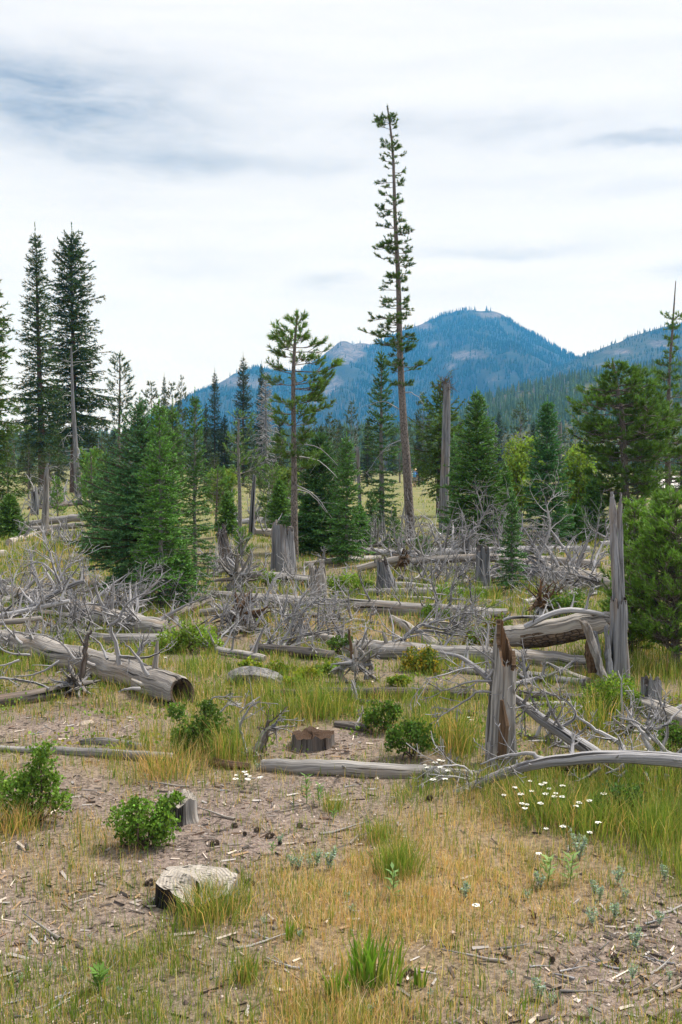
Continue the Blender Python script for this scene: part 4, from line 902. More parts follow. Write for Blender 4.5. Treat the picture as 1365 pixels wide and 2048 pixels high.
t.put(b.inputs['Base Color'], c); b.inputs['Roughness'].default_value = .95; b.inputs['Specular IOR Level'].default_value = .1
bp = t.node('ShaderNodeBump', i_Height=t.math('ADD', t.math('MULTIPLY', wv.outputs['Fac'], .3), t.math('ADD', nz, cr))); bp.inputs['Strength'].default_value = .7; bp.inputs['Distance'].default_value = .015; t.l.new(bp.outputs[0], b.inputs['Normal'])
M_cut = m
M_litter = bark_mat('reddish_litter', (.24, .15, .10), (.15, .10, .075), (.07, .05, .04), 3.0)

# ---- standing dead trunks
d_ = gp(890, 1064)[1]
r_ = snag('barkless_pole', 'smooth grey barkless pole with a shredded top', px_path([(887, 1066), (890, 950), (893, 850), (894, 762)], d_), [metres(9.5, d_), metres(9, d_), metres(8, d_), metres(7, d_)], M_slate, 501, jag=.04, wall=.6, flute=.05)
b = MB(); rng = np.random.default_rng(5)
for i in range(120):
    p = at(893 + rng.normal(0, 7), 768 + rng.normal(0, 9), d_) + np.array((0, rng.normal(0, .08), 0)); e = p + np.array((rng.normal(0, .16), rng.normal(0, .1), rng.uniform(-.32, .22))); prisms(b, p[None], e[None], .007, .003)
b.build('shredded_top', M_red, r_)
for z in (1000, 940, 905, 880, 842, 820):
    b = MB(); p = at(892, z, d_); dead_branch(b, p, (rng.choice((-1, 1)), rng.normal(), .1), .10, .012, rng, 0); b.build('branch_stub', M_slate, r_)
def tall_stick(label, pts, r, seed, mat_=None, br=8, name='dead_pole', bl=.4, jag=.06, curl=.4):
    d = gp(*pts[0])[1]; W_ = px_path(pts, d); W_[0, 2] = zg(W_[0, 0], W_[0, 1]) - .05
    root = snag(name, label, W_, [metres(v, d) for v in np.linspace(r[0], r[1], len(pts))], mat_ or M_slate, seed, n=14, jag=jag, wall=.5, flute=.1)
    rng = np.random.default_rng(seed)
    for i in range(br):
        f = rng.uniform(.15, .97); p = smooth_path(W_, 40)[int(f * 39)]; b = MB(); dead_branch(b, p, (rng.choice((-1, 1)) * rng.uniform(.5, 1), rng.normal(0, .5), rng.uniform(-.4, .2)), bl * rng.uniform(.4, 1.2), .010 * max(1, d / 25), rng, 1, curl, -.05, 3, 4, .003 * max(1, d / 25)); b.build('branch', M_twig, root)
    return root
tall_stick('leaning bleached dead trunk in front of the broad tall spruce', [(157, 992), (152, 900), (146, 800), (143, 690)], (7, 1.5), 503, br=26, bl=1.6, curl=.3)
tall_stick('grey pole leaning slightly, beside the short thin pine', [(503, 1072), (506, 1000), (510, 948)], (6, 3), 505, br=2)
tall_stick('thin dark pole between the tiered spire fir and the bushy pine', [(1122, 1040), (1121, 940), (1120, 842)], (5, 4), 507, br=5, bl=.5)
tall_stick('thin grey pole left of the ragged fir', [(723, 1070), (719, 980), (716, 892)], (4, 3), 509, br=5, bl=.5)
tall_stick('broken trunk standing in the left log pile', [(90, 1072), (92, 1000), (95, 925)], (8, 4), 511, br=5, bl=.6, mat_=M_wood, jag=.3)
tall_stick('low splintered stub behind the broken trunk in the left log pile', [(70, 1030), (70, 1000), (68, 970)], (8, 6), 513, br=1, jag=.6)
tall_stick('thin bare stick leaning beside the tallest pine', [(797, 1072), (804, 1045), (810, 1010)], (2.5, 1.5), 515, br=2, mat_=M_twig)
tall_stick('far thin grey trunk left of the bushy pine', [(1182, 975), (1181, 930), (1180, 885)], (2, 1.5), 517, br=0)
# ---- splintered stumps
def shard_stump(label, px, base, top, r0, r1, seed, mat_=None, jag=.45, flute=.25, lean=0, n=26, wall=.55, inner=None, teeth=6, name='splintered_stump', tp=None):
    d = gp(px, base)[1]; W_ = px_path([(px, base + 2), (px + lean * .5, (base + top) / 2), (px + lean, top)], d); W_[0, 2] -= .04
    return snag(name, label, W_, [metres(r0, d), metres((r0 + r1) / 2 * .93, d), metres(r1, d)], mat_ or M_wood, seed, n=n, jag=jag, flute=flute, wall=wall, inner=inner, teeth=teeth, top=tp), d
shard_stump('large splintered slate grey stump in front of the slender pine', 567, 1148, 1038, 27, 20, 521, M_slate, .32, .45, -3, 34, .75, M_dark, 7)
shard_stump('pale splintered stump with frayed top on the far side of the long log', 640, 1206, 1122, 20, 17, 523, M_wood, .40, .40, -6, 30, .5, M_wood, 8)
shard_stump('dark pointed stub leaning left, among dead branches right of the front cluster', 456, 1135, 1048, 15, 9, 525, M_dark, .55, .35, -16, 22, .5, M_dark)
shard_stump('dark grey stump crossed by the propped pale logs', 966, 1180, 1088, 16, 13, 527, M_slate, .3, .3, 0, 24, .5, M_dark)
shard_stump('curved slate grey stump under the crossing pale logs', 776, 1184, 1112, 22, 8, 529, M_slate, .4, .35, -12, 24, .5, M_dark)
shard_stump('dark splintered stump standing on the pale log at the right', 1302, 1418, 1352, 19, 16, 531, M_slate, .3, .4, 0, 26, .6, M_dark)
r_, d = shard_stump('tall torn stump with a rotten hollow, in front of the dark log', 1002, 1530, 1240, 33, 21, 533, M_wood, .34, .38, 12, 34, .62, M_red, 5, 'tall_torn_stump', [1.0, .55, .25, .0, .1, .65, .9, 1.0, 1.0])
b = MB(); hollow = px_path([(1003, 1520), (1008, 1450), (1004, 1400)], d - .17); tube(b, hollow, [.03, .035, .012], 9, .35, 4); b.build('rotten_hollow', M_red, r_, smooth=False)
r_, d = shard_stump('tall split snag with two slate grey blades beside the young pine', 1236, 1366, 1180, 25, 15, 535, M_slate, .2, .4, 4, 30, .6, M_dark, 5, 'tall_split_snag')
def blade_(root, pts, wpx, depth, mat_, seed, th=.035):
    """a long splinter of trunk wood: a bent tapering slab"""
    W_ = smooth_path(px_path(pts, depth), 14); wd = np.interp(np.linspace(0, 1, 14), np.linspace(0, 1, len(wpx)), wpx) * depth / F / 2
    mb = MB(); V = []
    for i in range(14):
        u = np.array((wd[i], 0, 0)); v = np.array((0, th, 0)); k = 1 - .6 * (i / 13)
        V.append([W_[i] - u, W_[i] - u * .4 - v * k, W_[i] + u * .5 - v * k * .8, W_[i] + u, W_[i] + v * k * .5])
    V = np.array(V) + np.random.default_rng(seed).normal(0, .004, (14, 5, 3)); i = np.arange(13)[:, None] * 5; j = np.arange(5)[None]
    lc = np.stack((V[..., 0] - V[0, 0, 0], V[..., 1] - V[0, 0, 1], V[..., 2]), -1)
    mb.add(V, np.stack((i + j, i + (j + 1) % 5, i + 5 + (j + 1) % 5, i + 5 + j), -1).reshape(-1, 4), None, lc)
    mb.add(V[-1], None, [(0, 1, 2), (0, 2, 3), (0, 3, 4)], lc[-1])
    return mb.build('splinter', mat_, root, smooth=False)
blade_(r_, [(1240, 1340), (1236, 1200), (1228, 1090), (1226, 1010), (1224, 984)], (24, 22, 17, 15, 4), d, M_slate, 1, .05)
blade_(r_, [(1246, 1230), (1242, 1120), (1240, 1040), (1242, 985)], (12, 13, 13, 3), d + .06, M_slate, 2, .04)
blade_(r_, [(1209, 1360), (1190, 1300), (1172, 1250), (1160, 1240)], (16, 17, 20, 16), d - .22, M_wood, 3, .04)
blade_(r_, [(1200, 1350), (1196, 1300), (1190, 1262)], (14, 14, 8), d - .1, M_slate, 4, .04)
blade_(r_, [(1222, 1362), (1216, 1300), (1212, 1250)], (16, 14, 8), d - .12, M_slate, 5, .04)
blade_(r_, [(1186, 1345), (1180, 1310), (1178, 1272)], (22, 20, 10), d - .05, M_red, 6, .05)
# ---- charred, cut and rotten stumps
c = gp(396, 1806); stump('cut_stump', 'low cut stump with charred left side among grass in front', c, .165, .085, 541, M_wood, .9, .30, (-.10, .22), flare=.06, sq=(1.1, .85))
c = gp(352, 1648); stump('cut_stump', 'cut stump half hidden by the round shrub', c + np.array((.02, .06, 0)), .095, .12, 543, M_wood, .3, .30, (.12, .2), flare=.2, rim=.45)
c = gp(625, 1500); stump('cut_stump', 'dark old stump capped with reddish litter on a mound', c + np.array((0, .1, -.01)), .135, .10, 545, M_dark, 0, .28, flare=.16, rim=.5, capcol=M_litter)

# ------------------------------------------------------------------ fallen logs
# big pale log, front left
lg, P, R = fallen_log('fallen_log', 'big pale log with an open dark end, front left', [(366, 1388, 33), (300, 1364, 32), (200, 1334, 28), (90, 1302, 26), (0, 1284, 22), (-130, 1250, 16)], M_pale, 601, n=28, rough=.05, flute=.05, branches=16, bl=(.25, .6), br=.013, bdir=(-.3, -.2, .5), hollow=True, k=60, stubs=6, brange=(.25, .98))
rng = np.random.default_rng(602)
D = P[0][1]
for pts, r0, nsub in [([(297, 1352), (268, 1308), (245, 1280)], .022, 0), ([(240, 1330), (232, 1290), (222, 1255), (240, 1235), (262, 1200), (300, 1185), (345, 1158)], .022, 9), ([(215, 1318), (190, 1290), (160, 1255)], .014, 6), ([(150, 1318), (120, 1280), (60, 1262)], .014, 6),
                      ([(235, 1312), (300, 1310), (340, 1290)], .016, 5), ([(280, 1378), (255, 1376), (236, 1384)], .02, 0), ([(60, 1310), (20, 1300), (-20, 1280)], .012, 5), ([(120, 1322), (80, 1345), (30, 1352)], .013, 4), ([(40, 1320), (10, 1330), (-30, 1332)], .012, 3)]:
    b = MB(); poly_branch(b, pts, D + .05 + (300 - pts[0][0]) * .002, r0, .004, rng, nsub, .22); b.build('branch', M_twig, lg)
b = MB(); poly_branch(b, [(162, 1352), (172, 1310), (174, 1275), (184, 1262)], D - .35, .03, .012, rng, 2, .1, jit=.01); b.build('broken_limb', M_dark, lg)
# uprooted rotten trunk with roots in front of it
lg, P, R = fallen_log('uprooted_trunk', 'short dark uprooted trunk with a tangle of pale roots, front left', [(150, 1376, 14), (70, 1392, 15), (0, 1402, 14), (-60, 1408, 12)], M_dark, 603, branches=0)
root_wad('roots', None, P[0] + np.array((.03, -.02, .03)), .17, (1, -.4, .2), 604, M_wood, 30, parent=lg, L=1.0)
b = MB(); rng = np.random.default_rng(6); poly_branch(b, [(0, 1356), (25, 1362), (65, 1372), (110, 1370)], P[0][1] - .1, .012, .01, rng, 2, .2); b.build('branch', M_twig, lg)
# log behind it with its tangle of boughs
lg, P, R = fallen_log('fallen_log', 'thick grey log with a tangle of upright bare boughs, left', [(336, 1262, 20), (280, 1252, 22), (220, 1236, 21), (150, 1218, 18), (70, 1196, 16), (-60, 1172, 12)], M_wood, 605, n=20, branches=34, bl=(.5, 1.15), br=.017, bdir=(-.1, -.05, .75), levels=2, curl=.4, k=40, nsub=6, up=.05)
rng = np.random.default_rng(606); D = P[len(P) // 2][1]
for pts, r0 in [([(128, 1188), (112, 1150), (100, 1118), (92, 1090), (85, 1060)], .03), ([(118, 1160), (140, 1130), (160, 1120)], .02), ([(112, 1150), (80, 1125), (45, 1135)], .018), ([(28, 1225), (32, 1170), (36, 1140), (50, 1126)], .014), ([(0, 1232), (60, 1185), (110, 1182)], .018), ([(210, 1210), (216, 1190), (226, 1172), (262, 1166)], .03),
                ([(262, 1180), (280, 1165), (300, 1150)], .012), ([(188, 1215), (178, 1180), (172, 1165)], .02)]:
    b = MB(); poly_branch(b, pts, D - .15, r0, .005, rng, 10, .42, levels=1); b.build('branch', M_twig, lg)
lg2, _, _ = fallen_log('bough', 'long smooth grey bough arching over the left log', [(-20, 1248, 6, 11.6), (60, 1216, 6, 11.5), (110, 1188, 5.5, 11.4), (150, 1168, 5, 11.4), (170, 1162, 4, 11.4)], M_twig, 607, n=8, rough=.02, flute=.02, branches=10, bl=(.25, .6), br=.010, cat='branch', up=.02)
lg2, _, _ = fallen_log('bough', 'second smooth bough below the arching one, left', [(-20, 1236, 6, 11.2), (50, 1222, 5, 11.2), (110, 1208, 5, 11.2), (140, 1202, 4, 11.2)], M_twig, 608, n=8, rough=.02, flute=.02, branches=8, bl=(.2, .5), br=.009, cat='branch', up=.02)
fallen_log('bough', 'blunt straight bough sticking out at the left edge', [(-20, 1246, 6, 10.6), (40, 1242, 6, 10.6), (84, 1236, 4, 10.6)], M_pale, 609, n=8, rough=.03, branches=5, bl=(.2, .45), br=.008, cat='branch')
fallen_log('fallen_log', 'flat weathered slab of trunk behind the big pale log', [(332, 1282, 13), (270, 1282, 14), (200, 1276, 11), (120, 1262, 8)], M_wood, 610, n=14, flute=.2)
fallen_log('bough', 'bare bough lying along the back of the big pale log', [(180, 1268, 5), (130, 1280, 5), (80, 1276, 5), (10, 1262, 5)], M_twig, 611, n=8, branches=12, bl=(.2, .5), br=.009, cat='branch')
# long log in the middle
lg, P, R = fallen_log('fallen_log', 'long grey log across the middle with upright bare boughs', [(424, 1192, 11), (520, 1200, 13), (640, 1208, 14), (760, 1216, 15), (880, 1222, 14), (1016, 1228, 11)], M_wood, 613, n=16, branches=14, bl=(.3, .7), br=.014, bdir=(-.25, -.1, .9), k=60, up=.02)
rng = np.random.default_rng(614)
for pts, r0 in [([(700, 1210), (684, 1180), (672, 1162)], .022), ([(784, 1212), (768, 1190), (757, 1164)], .025), ([(814, 1214), (790, 1180), (778, 1155)], .02), ([(757, 1215), (738, 1206), (724, 1196)], .022), ([(905, 1222), (900, 1206), (900, 1190)], .018), ([(838, 1214), (818, 1185), (812, 1158)], .016), ([(620, 1205), (600, 1180), (585, 1150)], .018), ([(560, 1200), (540, 1170), (535, 1145)], .018), ([(540, 1202), (530, 1222), (522, 1238)], .02)]:
    b = MB(); poly_branch(b, pts, P[0][1] - .1, r0, .005, rng, 5, .25); b.build('branch', M_twig, lg)
lg, P, R = fallen_log('fallen_log', 'grey log running from the splintered slate stump to the pale stump', [(505, 1154, 10), (560, 1158, 13), (640, 1166, 13), (700, 1168, 10)], M_wood, 615, n=14, branches=7, bl=(.3, .6), stubs=3)
root_wad('roots', 'upturned root plate with reddish soil among bare boughs', gp(478, 1182) + np.array((0, 0, .22)), .32, (-.3, -1, .2), 616, M_wood, 30, L=1.25)
root_wad('roots', 'torn brown root mass in front of the long middle log', gp(478, 1262) + np.array((0, .1, .2)), .26, (.2, -1, .3), 617, M_red, 26, L=1.3)
root_wad('roots', 'broken dark root mass at the end of the long middle log', gp(1086, 1236) + np.array((0, 0, .16)), .24, (.3, -1, .2), 618, M_red, 28, L=1.1)
# lower middle logs
lg, P, R = fallen_log('fallen_log', 'dark log with a crooked grey bough at its left end', [(520, 1298, 11), (560, 1302, 12), (620, 1308, 13), (670, 1312, 11)], M_dark, 619, n=14, branches=4, bl=(.25, .5))
rng = np.random.default_rng(620)
for pts, r0 in [([(556, 1300), (580, 1258), (596, 1210), (612, 1186), (628, 1176)], .022), ([(598, 1296), (604, 1250), (608, 1220), (640, 1190)], .022), ([(540, 1296), (545, 1270), (570, 1240), (600, 1228)], .018), ([(500, 1296), (540, 1290), (552, 1292)], .025), ([(596, 1240), (620, 1210), (650, 1195)], .014), ([(604, 1268), (640, 1262), (690, 1250)], .012), ([(560, 1282), (600, 1272), (660, 1262), (700, 1240)], .012)]:
    b = MB(); poly_branch(b, pts, P[0][1] + .15, r0, .005, rng, 12, .42, levels=1); b.build('branch', M_twig, lg)
lg, P, R = fallen_log('fallen_log', 'curved grey bough log bending down to the lichen boulder', [(352, 1236, 5, 11.9), (372, 1262, 7, 11.4), (400, 1286, 8), (440, 1302, 9), (500, 1312, 9), (530, 1318, 7)], M_wood, 621, n=12, branches=10, bl=(.25, .6), br=.011, up=.03)
lg, P, R = fallen_log('fallen_log', 'thick grey log from the twisted root to the torn snag', [(690, 1296, 20), (760, 1302, 20), (880, 1308, 19), (1000, 1314, 18), (1100, 1320, 17), (1168, 1326, 15)], M_wood, 623, n=20, branches=4, bl=(.3, .6), k=56, stubs=3)
rng = np.random.default_rng(624)
for pts, r0 in [([(800, 1292), (815, 1268), (845, 1250), (880, 1240), (915, 1232)], .032), ([(830, 1262), (870, 1262), (910, 1270), (940, 1262)], .02), ([(815, 1270), (790, 1282), (770, 1290)], .02), ([(850, 1250), (890, 1258), (930, 1244)], .016), ([(890, 1262), (920, 1230), (955, 1225)], .012)]:
    b = MB(); poly_branch(b, pts, P[0][1] - .1, r0, .005, rng, 13, .42, levels=1); b.build('branch', M_twig, lg)
r_ = root_wad('twisted_root', 'twisted grey root stump with a dark spike in front of the thick log', gp(714, 1364) + np.array((0, 0, .17)), .17, (-.2, -1, .35), 625, M_wood, 20, L=1.0)
D = gp(714, 1364)[1]; rng = np.random.default_rng(626)
for pts, r0, mm in [([(706, 1330), (702, 1295), (698, 1258)], .022, M_red), ([(690, 1365), (680, 1345), (690, 1330), (712, 1322)], .035, M_wood), ([(735, 1360), (742, 1335), (730, 1310), (716, 1296)], .035, M_wood), ([(668, 1345), (680, 1335), (700, 1330)], .03, M_wood), ([(740, 1345), (755, 1360), (770, 1368)], .02, M_wood)]:
    b = MB(); poly_branch(b, pts, D, r0, r0 * .4, rng, 1, .1, jit=.02); b.build('root', mm, r_)
fallen_log('fallen_log', 'dark burnt log lying flat in front of the twisted root', [(546, 1386, 8), (640, 1386, 10), (760, 1388, 12), (900, 1388, 12), (1040, 1392, 11), (1168, 1396, 9)], M_dark, 627, n=16, flute=.28, rough=.1, k=60, col=(.8, .78, .76))
fallen_log('fallen_log', 'thin dark log under the burnt one, behind the torn stump', [(980, 1416, 5), (1060, 1410, 6), (1130, 1408, 6), (1180, 1406, 4)], M_wood, 628, n=10, flute=.2)
fallen_log('fallen_log', 'pale short log slanting down in front of the long middle log', [(784, 1238, 8), (812, 1254, 10), (845, 1276, 11), (880, 1296, 10)], M_pale, 629, n=14, flute=.1)
fallen_log('fallen_log', 'pale brown log piece beside the slanting pale log', [(850, 1242, 7), (890, 1250, 8), (925, 1262, 6)], M_pale, 630, n=12)
# near left pair of weathered logs and the grey log in front
fallen_log('fallen_log', 'thin weathered log lying across the bare ground, left', [(-30, 1496, 6), (60, 1500, 7), (150, 1504, 9), (260, 1510, 10), (348, 1517, 11)], M_wood, 631, n=14, flute=.18, k=40)
fallen_log('fallen_log', 'twisted short log resting behind the thin weathered log', [(160, 1484, 5), (200, 1482, 8), (240, 1486, 8), (290, 1494, 7)], M_wood, 632, n=12, flute=.25, rough=.14)
fallen_log('fallen_log', 'smooth grey log in front of the litter capped stump', [(524, 1530, 12), (580, 1534, 15), (660, 1536, 16), (760, 1542, 16), (862, 1545, 13), (960, 1552, 9)], M_wood, 633, n=18, flute=.06, k=44, stubs=2, branches=3, bl=(.15, .3), brange=(.75, .98))
rng = np.random.default_rng(634)
lg = thing('torn_root_stub', 'torn curled root stub with thin pale branches beside the litter capped stump', 'roots', gp(530, 1512))
D = gp(530, 1512)[1]
for pts, r0, mm in [([(505, 1508), (520, 1490), (535, 1462), (556, 1456)], .04, M_wood), ([(524, 1505), (532, 1470), (538, 1440)], .03, M_dark), ([(495, 1508), (485, 1478), (482, 1450), (498, 1420), (520, 1402)], .014, M_twig), ([(540, 1460), (550, 1448), (560, 1436)], .016, M_twig), ([(500, 1512), (470, 1500), (450, 1490)], .012, M_twig)]:
    b = MB(); poly_branch(b, pts, D, r0, r0 * .35, rng, 4, .16, jit=.02); b.build('root', mm, lg)
lg = thing('thin_branch', 'thin pale crooked branches over the grass behind the round dark shrub', 'branch', gp(470, 1420))
for pts in [([(415, 1420), (425, 1398), (450, 1392), (485, 1394)]), ([(440, 1425), (460, 1410), (490, 1416)]), ([(480, 1425), (500, 1405), (520, 1395)])]:
    b = MB(); poly_branch(b, pts, D + .7, .008, .004, rng, 3, .12); b.build('branch', M_twig, lg)
fallen_log('bark_slab', 'split dark slab with reddish inside beside the near grey log', [(424, 1522, 9), (452, 1530, 10), (500, 1534, 7)], M_red, 635, n=9, flute=.3, rough=.15)
# propped pale logs and the right-hand pile
lg, P, R = fallen_log('fallen_log', 'long pale log propped up off the ground across the far middle', [(650, 1146, 6, 19.2), (740, 1132, 7, 19.0), (870, 1119, 8.5, 18.8), (960, 1116, 9, 18.6), (1060, 1118, 9, 18.5), (1200, 1128, 9, 18.3)], M_pale, 637, n=12, branches=14, bl=(.3, .8), br=.012, bdir=(0, -.3, -.5), k=44)
lg, P, R = fallen_log('fallen_log', 'second pale log resting on the curved stump, crossing the propped log', [(715, 1138, 6, 18.6), (770, 1124, 7, 18.5), (800, 1118, 7, 18.4)], M_pale, 638, n=12, branches=3, bl=(.2, .5))
root_wad('roots', 'small clump of torn brown roots hanging on the propped log', at(806, 1118, 18.3), .22, (-1, -.3, .1), 639, M_red, 20, L=1.0)
lg, P, R = fallen_log('fallen_log', 'heavy pale log slanting down to the split snag, with big bare boughs', [(1000, 1118, 10, 18.4), (1060, 1132, 14, 17.6), (1130, 1150, 17, 16.6), (1200, 1164, 17, 15.8), (1228, 1170, 15, 15.4)], M_pale, 641, n=18, branches=34, bl=(.7, 1.5), br=.019, bdir=(-.25, .2, .65), levels=2, curl=.33, nsub=7, up=.02, k=40)
rng = np.random.default_rng(642)
for pts, r0 in [([(1160, 1150), (1130, 1100), (1105, 1065), (1082, 1035)], .04), ([(1120, 1140), (1100, 1125), (1080, 1120)], .03), ([(1180, 1140), (1190, 1090), (1195, 1050)], .02), ([(1075, 1125), (1100, 1060), (1095, 1010), (1120, 985)], .022), ([(1150, 1150), (1200, 1120), (1240, 1085)], .018)]:
    b = MB(); poly_branch(b, pts, 16.9, r0, .006, rng, 10, .7, levels=1); b.build('branch', M_twig, lg)
lg, P, R = fallen_log('fallen_tree', 'fallen bleached tree behind the propped log with upward forking boughs', [(820, 1108, 9), (900, 1106, 11), (980, 1104, 11), (1080, 1100, 9), (1180, 1098, 6)], M_twig, 643, n=12, branches=46, bl=(.6, 1.5), br=.017, bdir=(.1, -.1, .75), levels=2, curl=.36, nsub=7, k=34, up=.02, cat='fallen tree')
rng = np.random.default_rng(644); D = P[len(P) // 2][1]
for pts, r0 in [([(925, 1100), (945, 1065), (968, 1030), (975, 1012)], .05), ([(968, 1032), (958, 1000), (955, 985)], .02), ([(970, 1028), (985, 1010), (1000, 1040)], .02), ([(1000, 1098), (1004, 1050), (1020, 1010), (1030, 1000)], .03), ([(905, 1095), (880, 1070), (860, 1040), (840, 1030)], .025), ([(860, 1100), (905, 1082), (925, 1085)], .03)]:
    b = MB(); poly_branch(b, pts, D - .2, r0, .008, rng, 10, .7, levels=1); b.build('branch', M_twig, lg)
lg, P, R = fallen_log('fallen_tree', 'low tangle of a fallen bleached crown left of the propped log end', [(735, 1104, 8), (800, 1110, 8), (860, 1118, 7)], M_twig, 645, n=10, branches=26, bl=(.5, 1.2), br=.014, bdir=(-.2, -.1, .5), levels=2, curl=.4, nsub=6, cat='fallen tree')
lg, P, R = fallen_log('fallen_tree', 'grey brush pile under the propped log, right of the curved stump', [(800, 1160, 7), (860, 1166, 8), (930, 1170, 7)], M_dark, 646, n=10, branches=26, bl=(.4, 1.0), br=.011, bdir=(.3, -.1, .5), levels=2, curl=.45, nsub=6, cat='fallen tree')
lg, P, R = fallen_log('fallen_log', 'weathered log lying behind the curved stump', [(770, 1172, 8), (810, 1172, 9), (868, 1176, 7)], M_wood, 647, n=12)
lg, P, R = fallen_log('fallen_tree', 'tangled bare crown right of the small fir among the logs', [(1050, 1204, 5), (1100, 1190, 6), (1160, 1190, 6)], M_twig, 648, n=10, branches=22, bl=(.3, .8), br=.010, bdir=(-.2, -.2, .5), levels=2, curl=.5, nsub=5, cat='fallen tree')
# raised broken log on the split snag
lg, P, R = fallen_log('broken_trunk', 'broken trunk with flaking bark resting on the split snag', [(1010, 1274, 20, 10.4), (1060, 1270, 23, 10.3), (1130, 1258, 25, 10.15), (1190, 1247, 24, 10.0), (1216, 1240, 17, 9.95)], M_pale, 649, n=24, rough=.06, flute=.12, k=34)
b = MB(); Pm = P[6:26] + np.array((0, -.012, -.03)); tube(b, Pm, R[6:26] * .93, 20, .12, 5, cap=False); b.build('bark', M_logbark, lg)
rng = np.random.default_rng(650)
for i in range(7):
    p0 = at(1180 + i * 4, 1236 + rng.uniform(-8, 16), 9.95); b = MB(); e = p0 + np.array((rng.uniform(.12, .26), rng.normal(0, .04), rng.uniform(-.03, .05))); tube(b, np.stack((p0, (p0 + e) / 2, e)), [.035, .03, .006], 5, .2, i); b.build('splinter', M_red if i % 2 else M_wood, lg, smooth=False)
lg, P, R = fallen_log('bough', 'smooth curved bough looping over the broken trunk', [(1050, 1254, 6, 9.9), (1095, 1232, 6, 9.9), (1135, 1221, 6, 9.9), (1180, 1224, 5, 9.9), (1232, 1236, 4, 9.95), (1262, 1246, 2, 10)], M_twig, 651, n=8, rough=.02, flute=.02, branches=5, bl=(.2, .4), br=.008, cat='branch')
lg, P, R = fallen_log('bough', 'thin curved twig arching left of the smooth curved bough', [(1003, 1246, 2, 9.9), (1015, 1237, 3, 9.9), (1050, 1234, 3, 9.9), (1082, 1234, 3, 9.9)], M_twig, 652, n=6, rough=.02, branches=2, bl=(.1, .2), br=.005, cat='branch')
fallen_log('fallen_log', 'short bleached branch pieces lying in front of the split snag', [(1020, 1372, 6), (1060, 1362, 7), (1100, 1358, 7), (1170, 1366, 9)], M_twig, 653, n=9, branches=5, bl=(.2, .45), br=.014)
fallen_log('fallen_log', 'forked pale root piece leaning on the split snag foot', [(1122, 1338, 6), (1140, 1352, 10), (1180, 1366, 10)], M_pale, 654, n=10, branches=2, bl=(.2, .3), br=.02)
# right-hand logs in front
lg, P, R = fallen_log('fallen_log', 'pale log at the right edge below the dark splintered stump', [(1272, 1404, 14), (1310, 1420, 19), (1370, 1446, 21), (1440, 1470, 20)], M_pale, 655, n=18, branches=3, bl=(.2, .4))
lg, P, R = fallen_log('fallen_log', 'smooth grey trunk curving across the right foreground', [(840, 1593, 5, 6.05), (905, 1588, 8, 6.05), (960, 1566, 9, 6.05), (1030, 1540, 10, 6.0), (1110, 1522, 11, 5.95), (1200, 1514, 12.5, 5.9), (1300, 1516, 13.5, 5.85), (1430, 1528, 15, 5.8)], M_twig, 657, n=18, rough=.07, flute=.08, k=60, stubs=7, branches=5, bl=(.15, .35), br=.008)
rng = np.random.default_rng(658)
for pts, r0, ns, dd in [([(1090, 1522), (1060, 1506), (1010, 1512), (960, 1526)], .018, 5, 6.0), ([(1000, 1548), (960, 1560), (900, 1552), (850, 1548)], .012, 8, 6.15), ([(960, 1566), (930, 1538), (890, 1530), (850, 1538)], .010, 6, 6.2), ([(985, 1562), (1000, 1540), (975, 1510)], .008, 3, 6.1), ([(985, 1552), (960, 1570), (915, 1580)], .014, 5, 6.2)]:
    b = MB(); poly_branch(b, pts, dd, r0, .004, rng, ns, .22, jit=.03); b.build('branch', M_twig, lg)
lg, P, R = fallen_log('fallen_log', 'rough bark log behind the smooth curving trunk, roots hanging down', [(1050, 1522, 9, 6.5), (1130, 1528, 13, 6.45), (1220, 1536, 15, 6.4), (1310, 1544, 17, 6.3), (1430, 1556, 19, 6.2)], M_logbark, 659, n=18, rough=.12, k=36)
for pts, r0, ns in [([(1335, 1550), (1335, 1590), (1330, 1640), (1345, 1680)], .022, 5), ([(1290, 1545), (1296, 1575), (1285, 1610)], .012, 4), ([(1310, 1552), (1318, 1590), (1300, 1640), (1290, 1660)], .010, 5), ([(1255, 1540), (1235, 1560), (1225, 1590)], .010, 4), ([(1200, 1535), (1180, 1555), (1150, 1560)], .014, 2), ([(1355, 1560), (1362, 1600), (1350, 1640)], .010, 4), ([(1250, 1530), (1232, 1542), (1210, 1546)], .016, 1)]:
    b = MB(); poly_branch(b, pts, 6.1, r0, .004, rng, ns, .18, jit=.04); b.build('root', M_twig, lg)
lg, P, R = fallen_log('dead_leader', 'crooked dead treetop reaching up left across the torn stump', [(1196, 1512, 13, 6.6), (1140, 1476, 12, 6.6), (1080, 1436, 10, 6.65), (1040, 1404, 8, 6.7), (1005, 1382, 7, 6.7), (965, 1345, 6, 6.75), (925, 1316, 4, 6.8), (880, 1304, 2, 6.85)], M_twig, 661, n=10, rough=.08, flute=.08, k=46, cat='branch', branches=8, bl=(.2, .5), br=.009)
for pts, r0, ns in [([(1012, 1390), (960, 1382), (930, 1402), (880, 1424), (862, 1430)], .010, 7), ([(985, 1362), (940, 1362), (900, 1380), (880, 1384)], .010, 8), ([(950, 1335), (920, 1342), (880, 1350), (850, 1355)], .008, 8), ([(1115, 1458), (1150, 1430), (1130, 1400), (1080, 1378), (1060, 1345)], .014, 7), ([(975, 1356), (990, 1330), (970, 1308), (940, 1290)], .010, 6), ([(1040, 1404), (1050, 1420), (1010, 1460), (1000, 1480)], .008, 8), ([(1080, 1436), (1060, 1410), (1020, 1418)], .008, 6), ([(1030, 1398), (1000, 1370), (1005, 1345)], .008, 5), ([(1075, 1432), (1130, 1470), (1100, 1500)], .008, 6)]:
    b = MB(); poly_branch(b, pts, 6.65, r0, .003, rng, ns, .20, jit=.04); b.build('branch', M_twig, lg)
